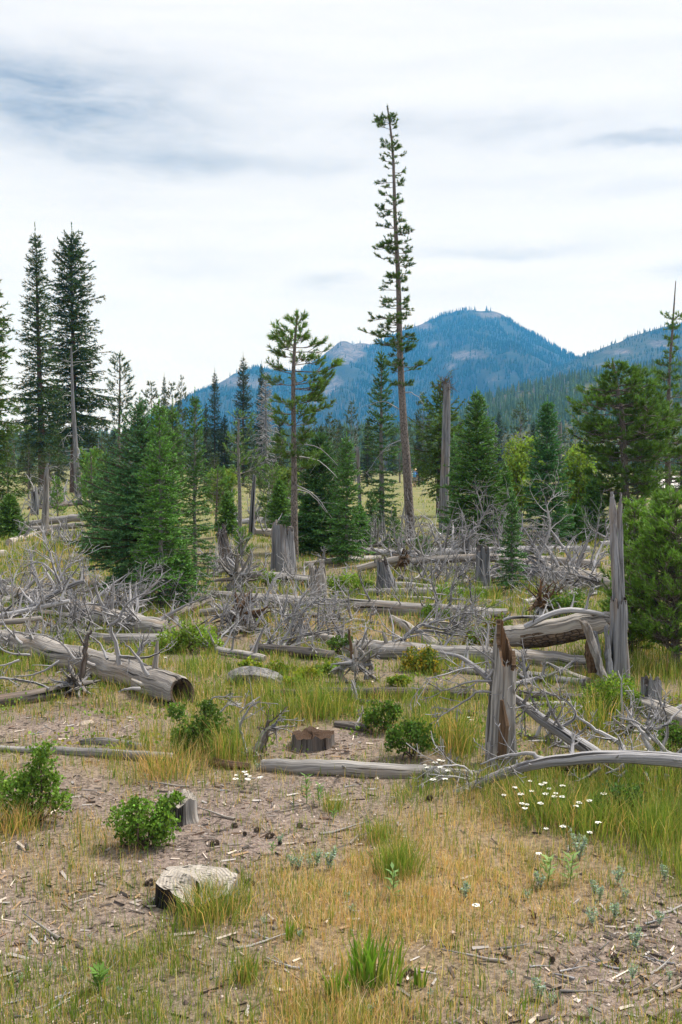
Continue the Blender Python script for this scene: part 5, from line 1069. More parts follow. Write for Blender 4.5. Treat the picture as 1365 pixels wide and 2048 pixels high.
lg = thing('bough', 'forked bare boughs standing up behind the smooth curving trunk', 'branch', gp(1300, 1540)); D = 6.3
for pts, r0, ns in [([(1250, 1514), (1232, 1480), (1190, 1460), (1165, 1440), (1155, 1432)], .022, 4), ([(1365, 1520), (1330, 1500), (1300, 1470), (1270, 1440), (1235, 1432)], .018, 6), ([(1305, 1505), (1295, 1470), (1318, 1450), (1365, 1420)], .022, 4), ([(1320, 1510), (1340, 1470), (1328, 1420), (1325, 1395)], .014, 4), ([(1300, 1480), (1275, 1450), (1260, 1420)], .014, 5), ([(1350, 1515), (1380, 1480), (1400, 1460)], .018, 3)]:
    b = MB(); poly_branch(b, pts, D, r0, .005, rng, ns, .18, jit=.04); b.build('branch', M_twig, lg)
# far left and far middle logs
fallen_log('fallen_log', 'upper log of the left background pile', [(30, 1052, 6, 33.5), (90, 1044, 7, 33), (170, 1034, 8, 32.5)], M_wood, 671, n=10, branches=4, bl=(.5, 1.2), br=.02)
fallen_log('fallen_log', 'middle thin log of the left background pile', [(10, 1062, 5, 32), (90, 1056, 6, 31.5), (166, 1050, 6, 31)], M_pale, 672, n=10, branches=10, bl=(.4, 1.0), br=.018, bdir=(0, -.2, -.6))
fallen_log('fallen_log', 'lower pale log of the left background pile, slanting', [(18, 1086, 8), (60, 1074, 8, 28), (106, 1064, 7, 28)], M_pale, 673, n=10, branches=6, bl=(.4, .9), br=.016)
fallen_log('fallen_tree', 'grey brush heap at the right end of the left background pile', [(80, 1092, 6), (120, 1090, 7), (170, 1092, 7)], M_dark, 674, n=10, branches=22, bl=(.5, 1.1), br=.018, levels=1, cat='fallen tree')
fallen_log('fallen_log', 'pale log end at the left edge above the thick grey log', [(-30, 1112, 9), (10, 1108, 9)], M_pale, 675, n=10)
fallen_log('fallen_log', 'dark log at the left edge in the grass', [(-30, 1168, 8), (26, 1166, 9)], M_slate, 676, n=10)
fallen_log('fallen_log', 'far pale log behind the splintered slate stump', [(505, 1064, 7), (550, 1068, 9), (590, 1072, 8)], M_pale, 677, n=10, branches=5, bl=(.5, 1.1), br=.018)
fallen_log('fallen_tree', 'far heap of bleached boughs behind the slender pine', [(460, 1046, 6), (540, 1040, 7), (600, 1036, 5)], M_twig, 678, n=8, branches=30, bl=(.8, 2.0), br=.028, levels=2, curl=.3, cat='fallen tree', nsub=5)
fallen_log('fallen_tree', 'grey dead brush under the two tallest spruces', [(60, 1018, 6), (120, 1010, 7), (180, 1006, 5)], M_dark, 679, n=8, branches=30, bl=(1.0, 2.4), br=.03, levels=2, curl=.3, cat='fallen tree', nsub=5, up=.05)
fallen_log('fallen_tree', 'bleached bare boughs at the far left edge', [(-20, 1040, 6), (30, 1046, 6)], M_twig, 680, n=8, branches=14, bl=(.8, 1.6), br=.025, levels=1, cat='fallen tree')
fallen_log('fallen_tree', 'bare boughs beneath the bushy pine, right', [(1200, 1090, 7), (1290, 1080, 7), (1370, 1080, 6)], M_twig, 681, n=8, branches=30, bl=(.6, 1.5), br=.02, levels=2, curl=.36, cat='fallen tree', nsub=5)
fallen_log('fallen_tree', 'bleached brush around the foot of the tallest pine', [(700, 1092, 6), (780, 1088, 6), (840, 1080, 6)], M_twig, 682, n=8, branches=24, bl=(.6, 1.3), br=.018, levels=2, curl=.36, cat='fallen tree', nsub=5)
fallen_log('fallen_tree', 'thin bare boughs right of the front cluster around the dark pointed stub', [(410, 1150, 5), (460, 1146, 6), (510, 1140, 5)], M_twig, 683, n=8, branches=26, bl=(.5, 1.2), br=.013, levels=2, curl=.4, bdir=(-.1, -.1, .7), cat='fallen tree', nsub=6)
fallen_log('fallen_tree', 'bleached twiggy crown in front of the front cluster', [(240, 1206, 6), (320, 1212, 7), (420, 1200, 8)], M_wood, 684, n=12, branches=22, bl=(.4, .8), br=.013, levels=2, curl=.5, bdir=(0, -.2, .6), cat='fallen tree', nsub=6)
fallen_log('fallen_tree', 'white twiggy crown lying between the two middle logs', [(430, 1262, 5), (520, 1262, 5), (610, 1256, 4)], M_twig, 685, n=8, branches=26, bl=(.4, .95), br=.010, levels=2, curl=.45, bdir=(.2, -.1, .6), cat='fallen tree', nsub=6)
fallen_log('fallen_tree', 'bleached twiggy crown on the thick log left of the orange shrub', [(880, 1270, 4), (920, 1262, 4), (980, 1262, 3)], M_twig, 686, n=8, branches=16, bl=(.3, .7), br=.009, levels=2, curl=.5, bdir=(.1, -.1, .5), cat='fallen tree', nsub=6)

fallen_log('fallen_log', 'dark curved root log in front of the front cluster, right side', [(422, 1200, 7), (388, 1214, 10), (348, 1232, 10), (316, 1244, 7)], M_dark, 691, n=12, flute=.2, branches=5, bl=(.2, .45))
fallen_log('fallen_log', 'thin pale log lying just behind the long middle log', [(760, 1194, 4), (860, 1198, 5), (1004, 1203, 4)], M_pale, 692, n=10, branches=8, bl=(.2, .5))
fallen_log('fallen_log', 'short pale log between white twigs and the thick grey log', [(594, 1270, 8), (648, 1277, 10), (702, 1290, 9)], M_pale, 693, n=12, branches=6, bl=(.25, .6))
fallen_log('fallen_log', 'thin dark log in front of the burnt log', [(640, 1398, 4), (700, 1402, 6), (765, 1408, 5)], M_dark, 694, n=10, branches=3, bl=(.15, .3))
fallen_log('fallen_log', 'grey log slanting up behind the small fir among the logs', [(872, 1178, 7), (940, 1164, 8), (1014, 1150, 7)], M_wood, 695, n=12, branches=16, bl=(.35, .8), br=.012, bdir=(.1, -.2, .4))
fallen_log('fallen_log', 'grey log running away behind the thick tangled log, far left', [(-20, 1206, 8), (40, 1196, 9), (110, 1180, 8)], M_wood, 696, n=12, branches=14, bl=(.4, .9), br=.013, bdir=(0, -.1, .5))
fallen_log('fallen_log', 'dark log half buried left of the torn stump, behind the near shrubs', [(860, 1420, 5), (910, 1424, 7), (960, 1428, 6)], M_dark, 697, n=10, flute=.2)
fallen_log('fallen_log', 'dark short log behind the litter capped stump', [(672, 1448, 7), (705, 1452, 9), (735, 1458, 7)], M_dark, 698, n=10, flute=.25, branches=2, bl=(.15, .25))
fallen_log('fallen_tree', 'bleached twiggy top hanging over the dark log by the lichen boulder', [(560, 1292, 4), (610, 1280, 4), (660, 1262, 3)], M_twig, 699, n=8, branches=18, bl=(.3, .7), br=.010, levels=2, curl=.45, bdir=(.3, -.2, .3), cat='fallen tree', nsub=6)
fallen_log('fallen_tree', 'low bleached twigs in front of the long middle log, centre', [(640, 1236, 4), (700, 1240, 5), (760, 1246, 3)], M_twig, 1700, n=8, branches=16, bl=(.3, .7), br=.010, levels=2, curl=.45, bdir=(.2, -.3, .3), cat='fallen tree', nsub=6)
fallen_log('fallen_tree', 'grey twigs lying over grass behind the big pale log, centre', [(90, 1262, 4), (160, 1256, 5), (250, 1262, 4)], M_twig, 1701, n=8, branches=24, bl=(.35, .8), br=.011, levels=2, curl=.45, bdir=(-.2, -.2, .35), cat='fallen tree', nsub=6)
fallen_log('fallen_tree', 'dense bleached brush between the split snag and the small fir', [(1070, 1162, 5), (1130, 1176, 5), (1210, 1188, 5)], M_twig, 1702, n=8, branches=26, bl=(.4, .9), br=.012, levels=2, curl=.45, bdir=(-.2, -.2, .35), cat='fallen tree', nsub=6)
fallen_log('fallen_tree', 'dense bleached brush right of the curved stump', [(820, 1136, 5), (900, 1140, 5), (980, 1136, 5)], M_twig, 1703, n=8, branches=28, bl=(.5, 1.1), br=.013, levels=2, curl=.45, bdir=(.1, -.2, .3), cat='fallen tree', nsub=6)
fallen_log('fallen_tree', 'thin grey boughs lying behind the forked boughs, right', [(1180, 1440, 4), (1250, 1460, 4), (1330, 1470, 4)], M_twig, 1704, n=8, branches=12, bl=(.3, .6), br=.009, levels=2, curl=.45, bdir=(-.2, -.2, .4), cat='fallen tree', nsub=5)
fallen_log('fallen_log', 'grey log on the ground under the crooked dead treetop', [(1040, 1470, 5), (1110, 1486, 7), (1190, 1500, 7)], M_wood, 1705, n=10, branches=8, bl=(.2, .45), br=.008)

fallen_log('fallen_log', 'long straight grey log behind the long middle log, right of the pale stump', [(668, 1184, 7), (780, 1186, 9), (900, 1184, 9), (1000, 1180, 7)], M_wood, 1711, n=12, branches=8, bl=(.25, .6), stubs=4)
fallen_log('fallen_log', 'grey log angled toward the broken trunk from the thick log', [(850, 1250, 8), (930, 1256, 10), (1010, 1264, 9)], M_wood, 1712, n=12, branches=8, bl=(.25, .55), stubs=3)
fallen_log('fallen_log', 'long pale log lying across the far brush left of the heavy pale log', [(860, 1136, 6), (960, 1142, 8), (1060, 1148, 7)], M_pale, 1713, n=12, branches=8, bl=(.3, .7))
fallen_log('fallen_log', 'grey log in front of the upturned root plate', [(400, 1226, 8), (470, 1222, 9), (560, 1228, 8), (640, 1232, 6)], M_wood, 1714, n=12, branches=8, bl=(.25, .6), stubs=3)
fallen_log('fallen_log', 'grey log among the boughs at the far left', [(-20, 1222, 9), (60, 1226, 10), (150, 1236, 9), (220, 1248, 7)], M_wood, 1715, n=12, branches=8, bl=(.25, .6), stubs=3)
fallen_log('fallen_log', 'far grey log in the brush behind the splintered slate stump', [(610, 1128, 5), (680, 1122, 7), (760, 1116, 6)], M_wood, 1716, n=10, branches=6, bl=(.3, .7))
fallen_log('fallen_log', 'grey log in the grass right of the orange shrub', [(900, 1340, 6), (980, 1346, 8), (1090, 1352, 7)], M_wood, 1717, n=12, stubs=3, branches=4, bl=(.2, .4))

# ------------------------------------------------------------------ rocks
def rock(name, label, c, size, seed, colr, sq=(1, 1, .7), parent=None):
    import bmesh
    bm = bmesh.new(); bmesh.ops.create_icosphere(bm, subdivisions=3, radius=1.0); V = np.array([v.co[:] for v in bm.verts]); Fc = [[v.index for v in f.verts] for f in bm.faces]; bm.free()
    rng = np.random.default_rng(seed)
    for i in range(9):                              # knock flat facets off
        nrm = unit(rng.normal(size=3)); k = rng.uniform(.55, .85); s = V @ nrm; V = V - np.maximum(s - k, 0)[:, None] * nrm * .85
    V = V * (1 + .16 * (fbm(V[:, 0] * 2.5 + seed, V[:, 1] * 2.5 + V[:, 2] * 1.7, seed) - .5)[:, None]) * np.array(sq) * size
    mb = MB(); mb.add(V, None, Fc, None, colr); o = mb.build(name, M_rock, None, smooth=False, off=(0, 0, 0)); o.location = c
    return tag(o, label, 'rock')
m, t, b, o = mat('lichen_granite'); tcn = t.node('ShaderNodeTexCoord'); ob = tcn.outputs['Object']; cl = attr(t, 'col').outputs['Color']
n1, n2, n3 = t.noise(ob, 9, 5, .7), t.noise(ob, 30, 4, .7), t.noise(ob, 80, 3, .7)
c = t.mix(t.ramp(n1, [(.4, 0), (.6, 1)]), (.20, .20, .205), (.42, .41, .39)); c = t.mix(t.ramp(n2, [(.52, 0), (.6, .8)]), c, (.09, .09, .085)); c = t.mix(1, c, t.ramp(n3, [(.2, .7), (.8, 1.15)]), 'MULTIPLY'); c = t.mix(1, c, cl, 'MULTIPLY')
t.put(b.inputs['Base Color'], c); b.inputs['Roughness'].default_value = .95; bp = t.node('ShaderNodeBump', i_Height=t.math('ADD', n2, n3)); bp.inputs['Strength'].default_value = .6; bp.inputs['Distance'].default_value = .02; t.l.new(bp.outputs[0], b.inputs['Normal']); M_rock = m
rock('boulder', 'grey lichen covered boulder among grass left of the twisted root', gp(512, 1368) + np.array((0, .1, .02)), .25, 701, (.6, .6, .62), (1.2, .8, .55))
rock('stone', 'small tan stone on bare ground in front of the big pale log', gp(176, 1450), .055, 703, (1.5, 1.25, 1.0), (1.2, .9, .7))
rock('boulder', 'far pale boulder at the edge of the meadow right of the wide fir', gp(1006, 950), 1.3, 705, (2.0, 2.0, 2.0), (1.3, 1, .7))

# ------------------------------------------------------------------ gravel lot and hikers far off across the meadow
mb = MB(); pts = [gp(px, py) for px, py in ((1240, 966), (1300, 984), (1420, 988), (1640, 982), (1640, 962), (1430, 957), (1320, 956))]; V = np.array(pts); V[:, 2] = [zg(v[0], v[1]) + .35 for v in V]
mb.add(np.concatenate((V, [V.mean(0)])), None, [(i, (i + 1) % 7, 7) for i in range(7)])
m, t, b, o = mat('pale_gravel'); g = t.node('ShaderNodeNewGeometry').outputs['Position']; t.put(b.inputs['Base Color'], t.mix(t.noise(g, 3, 4, .6), (.62, .60, .57), (.80, .78, .76))); b.inputs['Roughness'].default_value = 1
o_ = mb.build('gravel_road', m, smooth=False); o_['kind'] = 'structure'
def plain(name, colr, rough=.8):
    m, t, b, o = mat(name); nz = t.noise(t.node('ShaderNodeTexCoord').outputs['Object'], 12, 3, .6); t.put(b.inputs['Base Color'], t.mix(t.ramp(nz, [(.3, .0), (.7, .5)]), colr, tuple(.7 * v for v in colr))); b.inputs['Roughness'].default_value = rough; return m
def hiker(label, c, face, shirt, legs, pack, hat, seed):
    """a walking figure grown as one skin over a skeleton"""
    J = {'pel': (0, 0, .95), 'bel': (0, 0, 1.1), 'che': (0, .02, 1.32), 'nec': (0, .02, 1.5), 'hea': (0, .04, 1.60), 'top': (0, .03, 1.74),
         'lh': (-.1, 0, .9), 'lk': (-.11, .14, .5), 'la': (-.11, .10, .09), 'lt': (-.11, .26, .03), 'rh': (.1, 0, .9), 'rk': (.11, -.02, .48), 'ra': (.11, -.2, .12), 'rt': (.11, -.08, .03),
         'ls': (-.19, 0, 1.42), 'le': (-.25, -.06, 1.14), 'lw': (-.24, .10, .92), 'lf': (-.23, .16, .84), 'rs': (.19, 0, 1.42), 're': (.25, .06, 1.14), 'rw': (.24, .22, .98), 'rf': (.23, .28, .93)}
    E = [('pel', 'bel'), ('bel', 'che'), ('che', 'nec'), ('nec', 'hea'), ('hea', 'top'), ('pel', 'lh'), ('lh', 'lk'), ('lk', 'la'), ('la', 'lt'), ('pel', 'rh'), ('rh', 'rk'), ('rk', 'ra'), ('ra', 'rt'), ('che', 'ls'), ('ls', 'le'), ('le', 'lw'), ('lw', 'lf'), ('che', 'rs'), ('rs', 're'), ('re', 'rw'), ('rw', 'rf')]
    Rd = dict(pel=.15, bel=.14, che=.16, nec=.06, hea=.095, top=.07, lh=.095, rh=.095, lk=.065, rk=.065, la=.045, ra=.045, lt=.04, rt=.04, ls=.07, rs=.07, le=.045, re=.045, lw=.033, rw=.033, lf=.03, rf=.03)
    ks = list(J); me = bpy.data.meshes.new('body'); me.from_pydata([J[k] for k in ks], [(ks.index(a), ks.index(b_)) for a, b_ in E], []); ob = bpy.data.objects.new('body', me); col0.objects.link(ob)
    md = ob.modifiers.new('skin', 'SKIN'); me.skin_vertices[0].data[0].use_root = True
    for i, k in enumerate(ks): me.skin_vertices[0].data[i].radius = (Rd[k], Rd[k])
    ob.modifiers.new('sub', 'SUBSURF').levels = 1
    bpy.context.view_layer.update(); ev = ob.evaluated_get(bpy.context.evaluated_depsgraph_get()); m2 = bpy.data.meshes.new_from_object(ev); bpy.data.objects.remove(ob)
    sk = plain('skin_tone', (.48, .29, .21)); 
    for mm in (plain('hiker_shirt', shirt), plain('hiker_shorts', legs), sk, plain('hiker_shoes', (.08, .07, .06))): m2.materials.append(mm)
    for p in m2.polygons:
        z, x = p.center.z, abs(p.center.x); p.material_index = 2 if (z > 1.49 or (x > .2 and z < 1.2) or .12 < z < .62) else 0 if z > .98 else 1 if z > .6 else 3; p.use_smooth = True
    root = thing('person', label, 'person', c); root.rotation_euler = (0, 0, face)
    bo = bpy.data.objects.new('body', m2); col0.objects.link(bo); bo.parent = root
    b = MB(); tube(b, [(0, -.16, .98), (0, -.2, 1.1), (0, -.22, 1.3), (0, -.18, 1.48)], [.10, .15, .15, .09], 10, .05, seed); bk = b.build('backpack', plain('pack_cloth', pack), root, off=(0, 0, 0))
    b = MB(); tube(b, [(0, .03, 1.66), (0, .03, 1.68), (0, .03, 1.70), (0, .03, 1.78), (0, .03, 1.80)], [.19, .185, .11, .10, .04], 14); b.build('hat', plain('hat_straw', hat), root, off=(0, 0, 0))
d = gp(824, 976)[1]
hiker('person with grey backpack and orange top walking beyond the tallest pine', at(821, 976, d) * np.array((1, 1, 0)), .4, (.75, .22, .12), (.16, .18, .2), (.42, .46, .47), (.10, .14, .13), 1)
hiker('person in straw hat and blue top walking beyond the tallest pine', at(830, 976, d + 1.5) * np.array((1, 1, 0)), -.3, (.05, .12, .5), (.2, .2, .22), (.10, .35, .75), (.78, .58, .30), 2)

# ------------------------------------------------------------------ shrubs
def shrub(name, label, base_px, lobes, seed, col=(.10, .17, .03), size=.022, dens=1.0, depth=None, stems=10, tone2=None, part='leaves', flat=.9):
    """LOBES: photo px, py, radius px; leaves crowd the outside of each lobe"""
    rng = np.random.default_rng(seed); c = gp(*base_px); d = depth or c[1]; root = thing(name, label, 'shrub', c)
    C, TN = [], []; st = MB()
    for (lx, ly, lr) in lobes:
        cen = at(lx, ly, d + rng.normal(0, .03)); r = metres(lr, d)
        k = int(dens * 19 * (r / size) ** 2); q = unit(rng.normal(size=(k, 3))); rad = r * (.45 + .62 * rng.random((k, 1)) ** .45)
        lump = .45 + 1.0 * vnoise(q[:, 0] * 3.6 + lx, q[:, 1] * 3.6 + q[:, 2] * 3.2 + ly, seed)
        pp = cen + q * rad * lump[:, None] * np.array((1, .9, flat)); pp = pp[pp[:, 2] > zg(c[0], c[1]) + .005]
        for i in range(10):                       # shoots that stick out
            dq = unit(rng.normal(size=3) * (1, 1, .6) + np.array((0, 0, .5))); a_ = cen + dq * r * .6; b_ = cen + dq * r * rng.uniform(1.05, 1.45); kk = 12; tq = rng.random((kk, 1))
            pp = np.concatenate((pp, a_ + (b_ - a_) * tq + rng.normal(0, size * .35, (kk, 3)))); prisms(st, a_[None], b_[None], .002, .001)
        C.append(pp); TN.append(rng.uniform(.8, 1.2) * (1 + .25 * rng.normal(size=len(pp)) * .5))
        for i in range(max(2, stems // len(lobes))):
            e = cen + unit(rng.normal(size=3)) * r * .8; p0 = c + np.array((rng.normal(0, .04), rng.normal(0, .04), 0)); mid = (p0 + e) / 2 + rng.normal(0, .03, 3); tube(st, smooth_path(np.stack((p0, mid, e)), 6), np.linspace(.006, .002, 6), 4, cap=False)
    st.build('stem', M_barks, root)
    mb = MB(); C = np.concatenate(C); TN = np.clip(np.concatenate(TN), .5, 1.6)
    tt = TN[:, None] * np.ones(3)
    if tone2 is not None:
        w_ = (vnoise(C[:, 0] * 14, C[:, 2] * 14, seed) + .35 * rng.normal(size=len(C)) > .55)[:, None]; tt = np.where(w_, tt * np.array(tone2), tt)
    leafy(mb, C, rng, size, np.array(col) * 1.4, tt, .5); mb.build(part, M_leaf, root)
    return root
SG = (.10, .175, .03)
shrub('currant_shrub', 'round leafy green shrub in front, hiding half of a cut stump', (290, 1694), [(255, 1642, 34), (300, 1634, 38), (332, 1648, 28), (285, 1664, 36), (270, 1615, 18), (353, 1598, 12), (330, 1615, 18), (250, 1668, 20), (320, 1672, 22)], 711, SG, .019)
shrub('currant_shrub', 'leafy green shrub with a raised knob at the left edge', (70, 1640), [(30, 1584, 36), (85, 1535, 26), (84, 1505, 22), (70, 1592, 42), (122, 1606, 24), (-10, 1572, 34), (100, 1565, 24), (55, 1560, 24)], 712, (.10, .17, .03), .020)
shrub('currant_shrub', 'dark leafy shrub right of the open log end', (400, 1502), [(356, 1426, 17), (422, 1440, 28), (392, 1468, 34), (440, 1470, 24), (362, 1475, 22), (415, 1418, 14)], 713, (.06, .105, .022), .022)
shrub('currant_shrub', 'dark round shrub behind the litter capped stump, right', (765, 1466), [(765, 1430, 28), (742, 1440, 18), (788, 1424, 16)], 714, (.065, .115, .022), .024)
shrub('currant_shrub', 'dark green shrub in tall grass left of the torn stump', (824, 1516), [(812, 1474, 34), (850, 1480, 26), (790, 1482, 20), (830, 1455, 18)], 715, (.06, .11, .022), .023)
shrub('currant_shrub', 'green shrub with yellowish tips at the foot of the split snag', (1214, 1440), [(1198, 1392, 30), (1240, 1374, 30), (1262, 1398, 22), (1162, 1418, 20), (1216, 1416, 34)], 716, (.085, .145, .026), .022, tone2=(1.8, 1.5, 1.0))
shrub('orange_shrub', 'shrub turning orange and yellow in front of the thick log', (842, 1345), [(830, 1316, 22), (860, 1310, 18), (846, 1330, 22), (820, 1332, 14), (862, 1335, 14)], 717, (.10, .14, .03), .024, tone2=(2.9, 1.5, .9))
shrub('gooseberry_shrub', 'bright yellow green bush behind the curved bough log', (370, 1306), [(340, 1284, 28), (380, 1268, 26), (412, 1274, 22), (325, 1300, 20), (366, 1296, 26), (432, 1290, 16)], 718, (.155, .225, .04), .028)
shrub('currant_shrub', 'small dark bush just in front of the long middle log', (868, 1246), [(864, 1224, 17), (890, 1234, 12), (850, 1234, 10)], 719, (.085, .14, .026), .028)
shrub('currant_shrub', 'small dark bush left of the twisted root', (680, 1310), [(670, 1292, 15), (692, 1284, 13)], 720, (.06, .105, .025), .028)
shrub('currant_shrub', 'dark bush at the right edge behind the forked boughs', (1342, 1506), [(1345, 1468, 22), (1330, 1488, 20), (1362, 1480, 22)], 721, (.07, .125, .026), .022)
shrub('willow_herb', 'leafy green clump left of the broken trunk', (980, 1300), [(958, 1270, 20), (984, 1256, 20), (1006, 1248, 18), (940, 1285, 14), (1000, 1280, 18)], 722, (.13, .20, .035), .030, tone2=(1.3, .6, .8))
for i, (px, py, rx) in enumerate([(560, 1338, 24), (620, 1350, 26), (500, 1330, 20), (660, 1338, 22), (590, 1362, 20), (800, 1362, 22)]):
    lab = ['low yellowish leafy patch above the lichen boulder', 'low leafy patch left of the twisted root, larger', 'low leafy patch at the end of the curved bough log', 'low leafy patch touching the twisted root', 'low leafy patch nearest the burnt log', 'low leafy patch right of the twisted root'][i]
    shrub('ground_shrub', lab, (px, py + 12), [(px - rx * .6, py + 2, rx * .5), (px, py, rx * .55), (px + rx * .6, py + 2, rx * .5)], 730 + i, (.125, .19, .035), .026, tone2=(1.5, 1.1, .7), stems=4, flat=.6)
shrub('juniper', 'low spreading juniper behind the broken trunk', (1126, 1236), [(1108, 1212, 24), (1148, 1206, 24), (1130, 1222, 26), (1090, 1224, 14)], 740, (.075, .135, .03), .03)
shrub('gooseberry_shrub', 'light green bush behind the long middle log, near the pale stump', (704, 1192), [(700, 1168, 24), (674, 1166, 18), (728, 1172, 16)], 741, (.14, .21, .04), .034)
shrub('gooseberry_shrub', 'small light bush by the upturned root plate', (530, 1172), [(526, 1154, 16), (545, 1160, 12)], 742, (.13, .20, .04), .034)
shrub('gooseberry_shrub', 'green bush in the meadow strip left of the small fir', (910, 1200), [(890, 1186, 16), (930, 1190, 16), (960, 1192, 14)], 743, (.11, .18, .035), .036)
shrub('gooseberry_shrub', 'shaded green bush under the rough bark log, right edge', (1240, 1640), [(1240, 1590, 28), (1210, 1610, 22), (1270, 1600, 24)], 744, (.05, .095, .025), .020, dens=.7)

# ------------------------------------------------------------------ grass
GREEN, YELL, DRYC, STRAW = np.array((.145, .235, .042)), np.array((.31, .33, .08)), np.array((.60, .39, .18)), np.array((.70, .56, .34))
def blades_mesh(mb, P, h, lean, wd, col):
    """curved grass blades; P foot points, h heights, lean horizontal tip offsets"""
    m = len(P); side = unit(np.stack((-lean[:, 1], lean[:, 0], np.zeros(m)), -1) + 1e-6 + np.random.default_rng(3).normal(0, .3, (m, 3)) * (1, 1, 0)) * wd[:, None] / 2
    up = np.array((0, 0, 1.0)); L3 = np.concatenate((lean, np.zeros((m, 1))), 1)
    mid = P + up * (h * .6)[:, None] + L3 * .32; tip = P + up * h[:, None] + L3
    V = np.stack((P - side, P + side, mid + side * .75, mid - side * .75, tip), 1); b = np.arange(m)[:, None] * 5
    mb.add(V.reshape(-1, 3), b + np.array((0, 1, 2, 3)), b + np.array((3, 2, 4)), None, np.repeat(col, 5, 0))
def grass_field(name, label, N, y0, y1, p, seed, per=16, spread=.045, wmin=.0034, wk=.00062, xr=.42):
    rng = np.random.default_rng(seed); u = rng.random(N); e = 1 - p; y = (y0 ** e + u * (y1 ** e - y0 ** e)) ** (1 / e); x = rng.uniform(-1, 1, N) * (xr * y + .3)
    D, R, H_ = fields(x, y); cl = fbm(x * 2.3, y * 2.3, 91, 3); acc = rng.random(N) < np.clip(D * (.15 + 1.9 * np.clip(cl - .22, 0, 1)), 0, 1)
    x, y, R, H_ = x[acc], y[acc], R[acc], H_[acc]; n = len(x)
    k = rng.poisson(per, n); ix = np.repeat(np.arange(n), k); m = len(ix); s = spread * np.maximum(1, y[ix] / 9)
    X = x[ix] + rng.normal(0, 1, m) * s; Y = y[ix] + rng.normal(0, 1, m) * s
    P = np.stack((X, Y, ground_z(X, Y) - .004), -1)
    tuft_dry = np.clip(R + rng.normal(0, .22, n), 0, 1)[ix]; dryb = rng.random(m) < tuft_dry
    flatb = dryb & (rng.random(m) < .3); h = H_[ix] * np.where(flatb, .25, 1) * rng.uniform(.35, 1.2, m) * (rng.uniform(.6, 1.3, n) * (.55 + .9 * fbm(x * .9, y * .9, 66, 3)))[ix] * np.where(dryb, .95, 1.0) * (1.15 + .2 * (Y > 9))
    a = rng.uniform(0, 6.28, m); ln = h * np.abs(rng.normal(.12, np.where(dryb, .42, .26))) + flatb * H_[ix] * rng.uniform(.3, 1.0, m)
    lean = np.stack((np.cos(a) * ln, np.sin(a) * ln), -1)
    tone = rng.uniform(.75, 1.25, (m, 1)) * rng.uniform(.85, 1.15, (n, 1))[ix]
    g = np.where((rng.random(m) < .3 + .35 * tuft_dry)[:, None], YELL, GREEN); dr = np.where((rng.random(m) < .35)[:, None], STRAW, DRYC)
    c = np.where(dryb[:, None], dr, g) * tone
    wd = np.maximum(wmin, wk * Y) * rng.uniform(.6, 1.4, m) * np.where(dryb, .75, 1)
    mb = MB(); blades_mesh(mb, P, h, lean, wd, c)
    return tag(mb.build(name, M_grass, None, smooth=False), label, 'grass', None, 'stuff')
grass_field('grass', 'sparse green and straw coloured grass over the near ground', 21000, 2.9, 10, 1.5, 801, per=13)
grass_field('meadow_grass', 'green and yellow grass growing between the fallen logs', 15000, 9.5, 30, 1.3, 802, per=10, wk=.0007)
grass_field('far_meadow_grass', 'yellow green grass of the meadow beyond the logs', 4200, 29, 130, 1.4, 803, per=6, wk=.0009, spread=.06)
def weeds(name, label, N, y0, y1, seed, size):
    """low leafy weeds between the grass"""
    rng = np.random.default_rng(seed); y = y0 * (y1 / y0) ** rng.random(N); x = rng.uniform(-1, 1, N) * (.42 * y + .3); D, R, H_ = fields(x, y)
    ok = rng.random(N) < np.clip(D, 0, 1) * np.clip(4.5 * (fbm(x * 1.6, y * 1.6, 55, 3) - .5), 0, 1); x, y = x[ok], y[ok]; n = len(x); k = rng.poisson(14, n); ix = np.repeat(np.arange(n), k); m = len(ix)
    X = x[ix] + rng.normal(0, .06, m); Y = y[ix] + rng.normal(0, .06, m); Z = ground_z(X, Y) + rng.uniform(.005, .07, m) * rng.uniform(.4, 1.3, n)[ix]
    pal = np.array([(.16, .25, .045), (.12, .20, .04), (.22, .29, .06), (.30, .26, .06)]); tone = pal[rng.integers(0, 4, n)][ix] / .2
    mb = MB(); leafy(mb, np.stack((X, Y, Z), -1), rng, size, (.2, .2, .2), tone, .6); return tag(mb.build(name, M_leaf), label, 'weeds', None, 'stuff')
weeds('weeds', 'low leafy green weeds growing between the logs', 4600, 6.8, 24, 805, .026)
def tuft(name, label, px, py, hpx, wpx, seed, n=140, dry=.1, wd=.0042, lean=.25, col=None):
    rng = np.random.default_rng(seed); c = gp(px, py); d = c[1]; sp = metres(wpx, d) * .25
    P = c + np.stack((rng.normal(0, sp, n), rng.normal(0, sp, n), np.zeros(n)), -1); P[:, 2] = ground_z(P[:, 0], P[:, 1]) - .005
    h = metres(hpx, d) * rng.uniform(.45, 1.05, n); out = (P[:, :2] - c[:2]) / max(sp, 1e-3) * metres(wpx, d) * .10 + rng.normal(0, lean, (n, 2)) * h[:, None]
    dr = rng.random(n) < dry; cc = np.where(dr[:, None], DRYC, np.where((rng.random(n) < .35)[:, None], YELL, GREEN if col is None else np.array(col))) * rng.uniform(.75, 1.3, (n, 1))
    mb = MB(); blades_mesh(mb, P, h, out, np.full(n, wd) * rng.uniform(.6, 1.4, n), cc); o = mb.build(name, M_grass, None, smooth=False, off=c)
    return tag(o, label, 'grass')
tuft('grass_tuft', 'dense green grass tuft standing alone on bare ground, right of centre', 797, 1748, 88, 92, 811, 420, .08, .0035, .2)
tuft('grass_tuft', 'bright green broad bladed tuft in dry grass near the bottom', 742, 1962, 105, 95, 812, 120, .02, .011, .12, (.13, .26, .03))
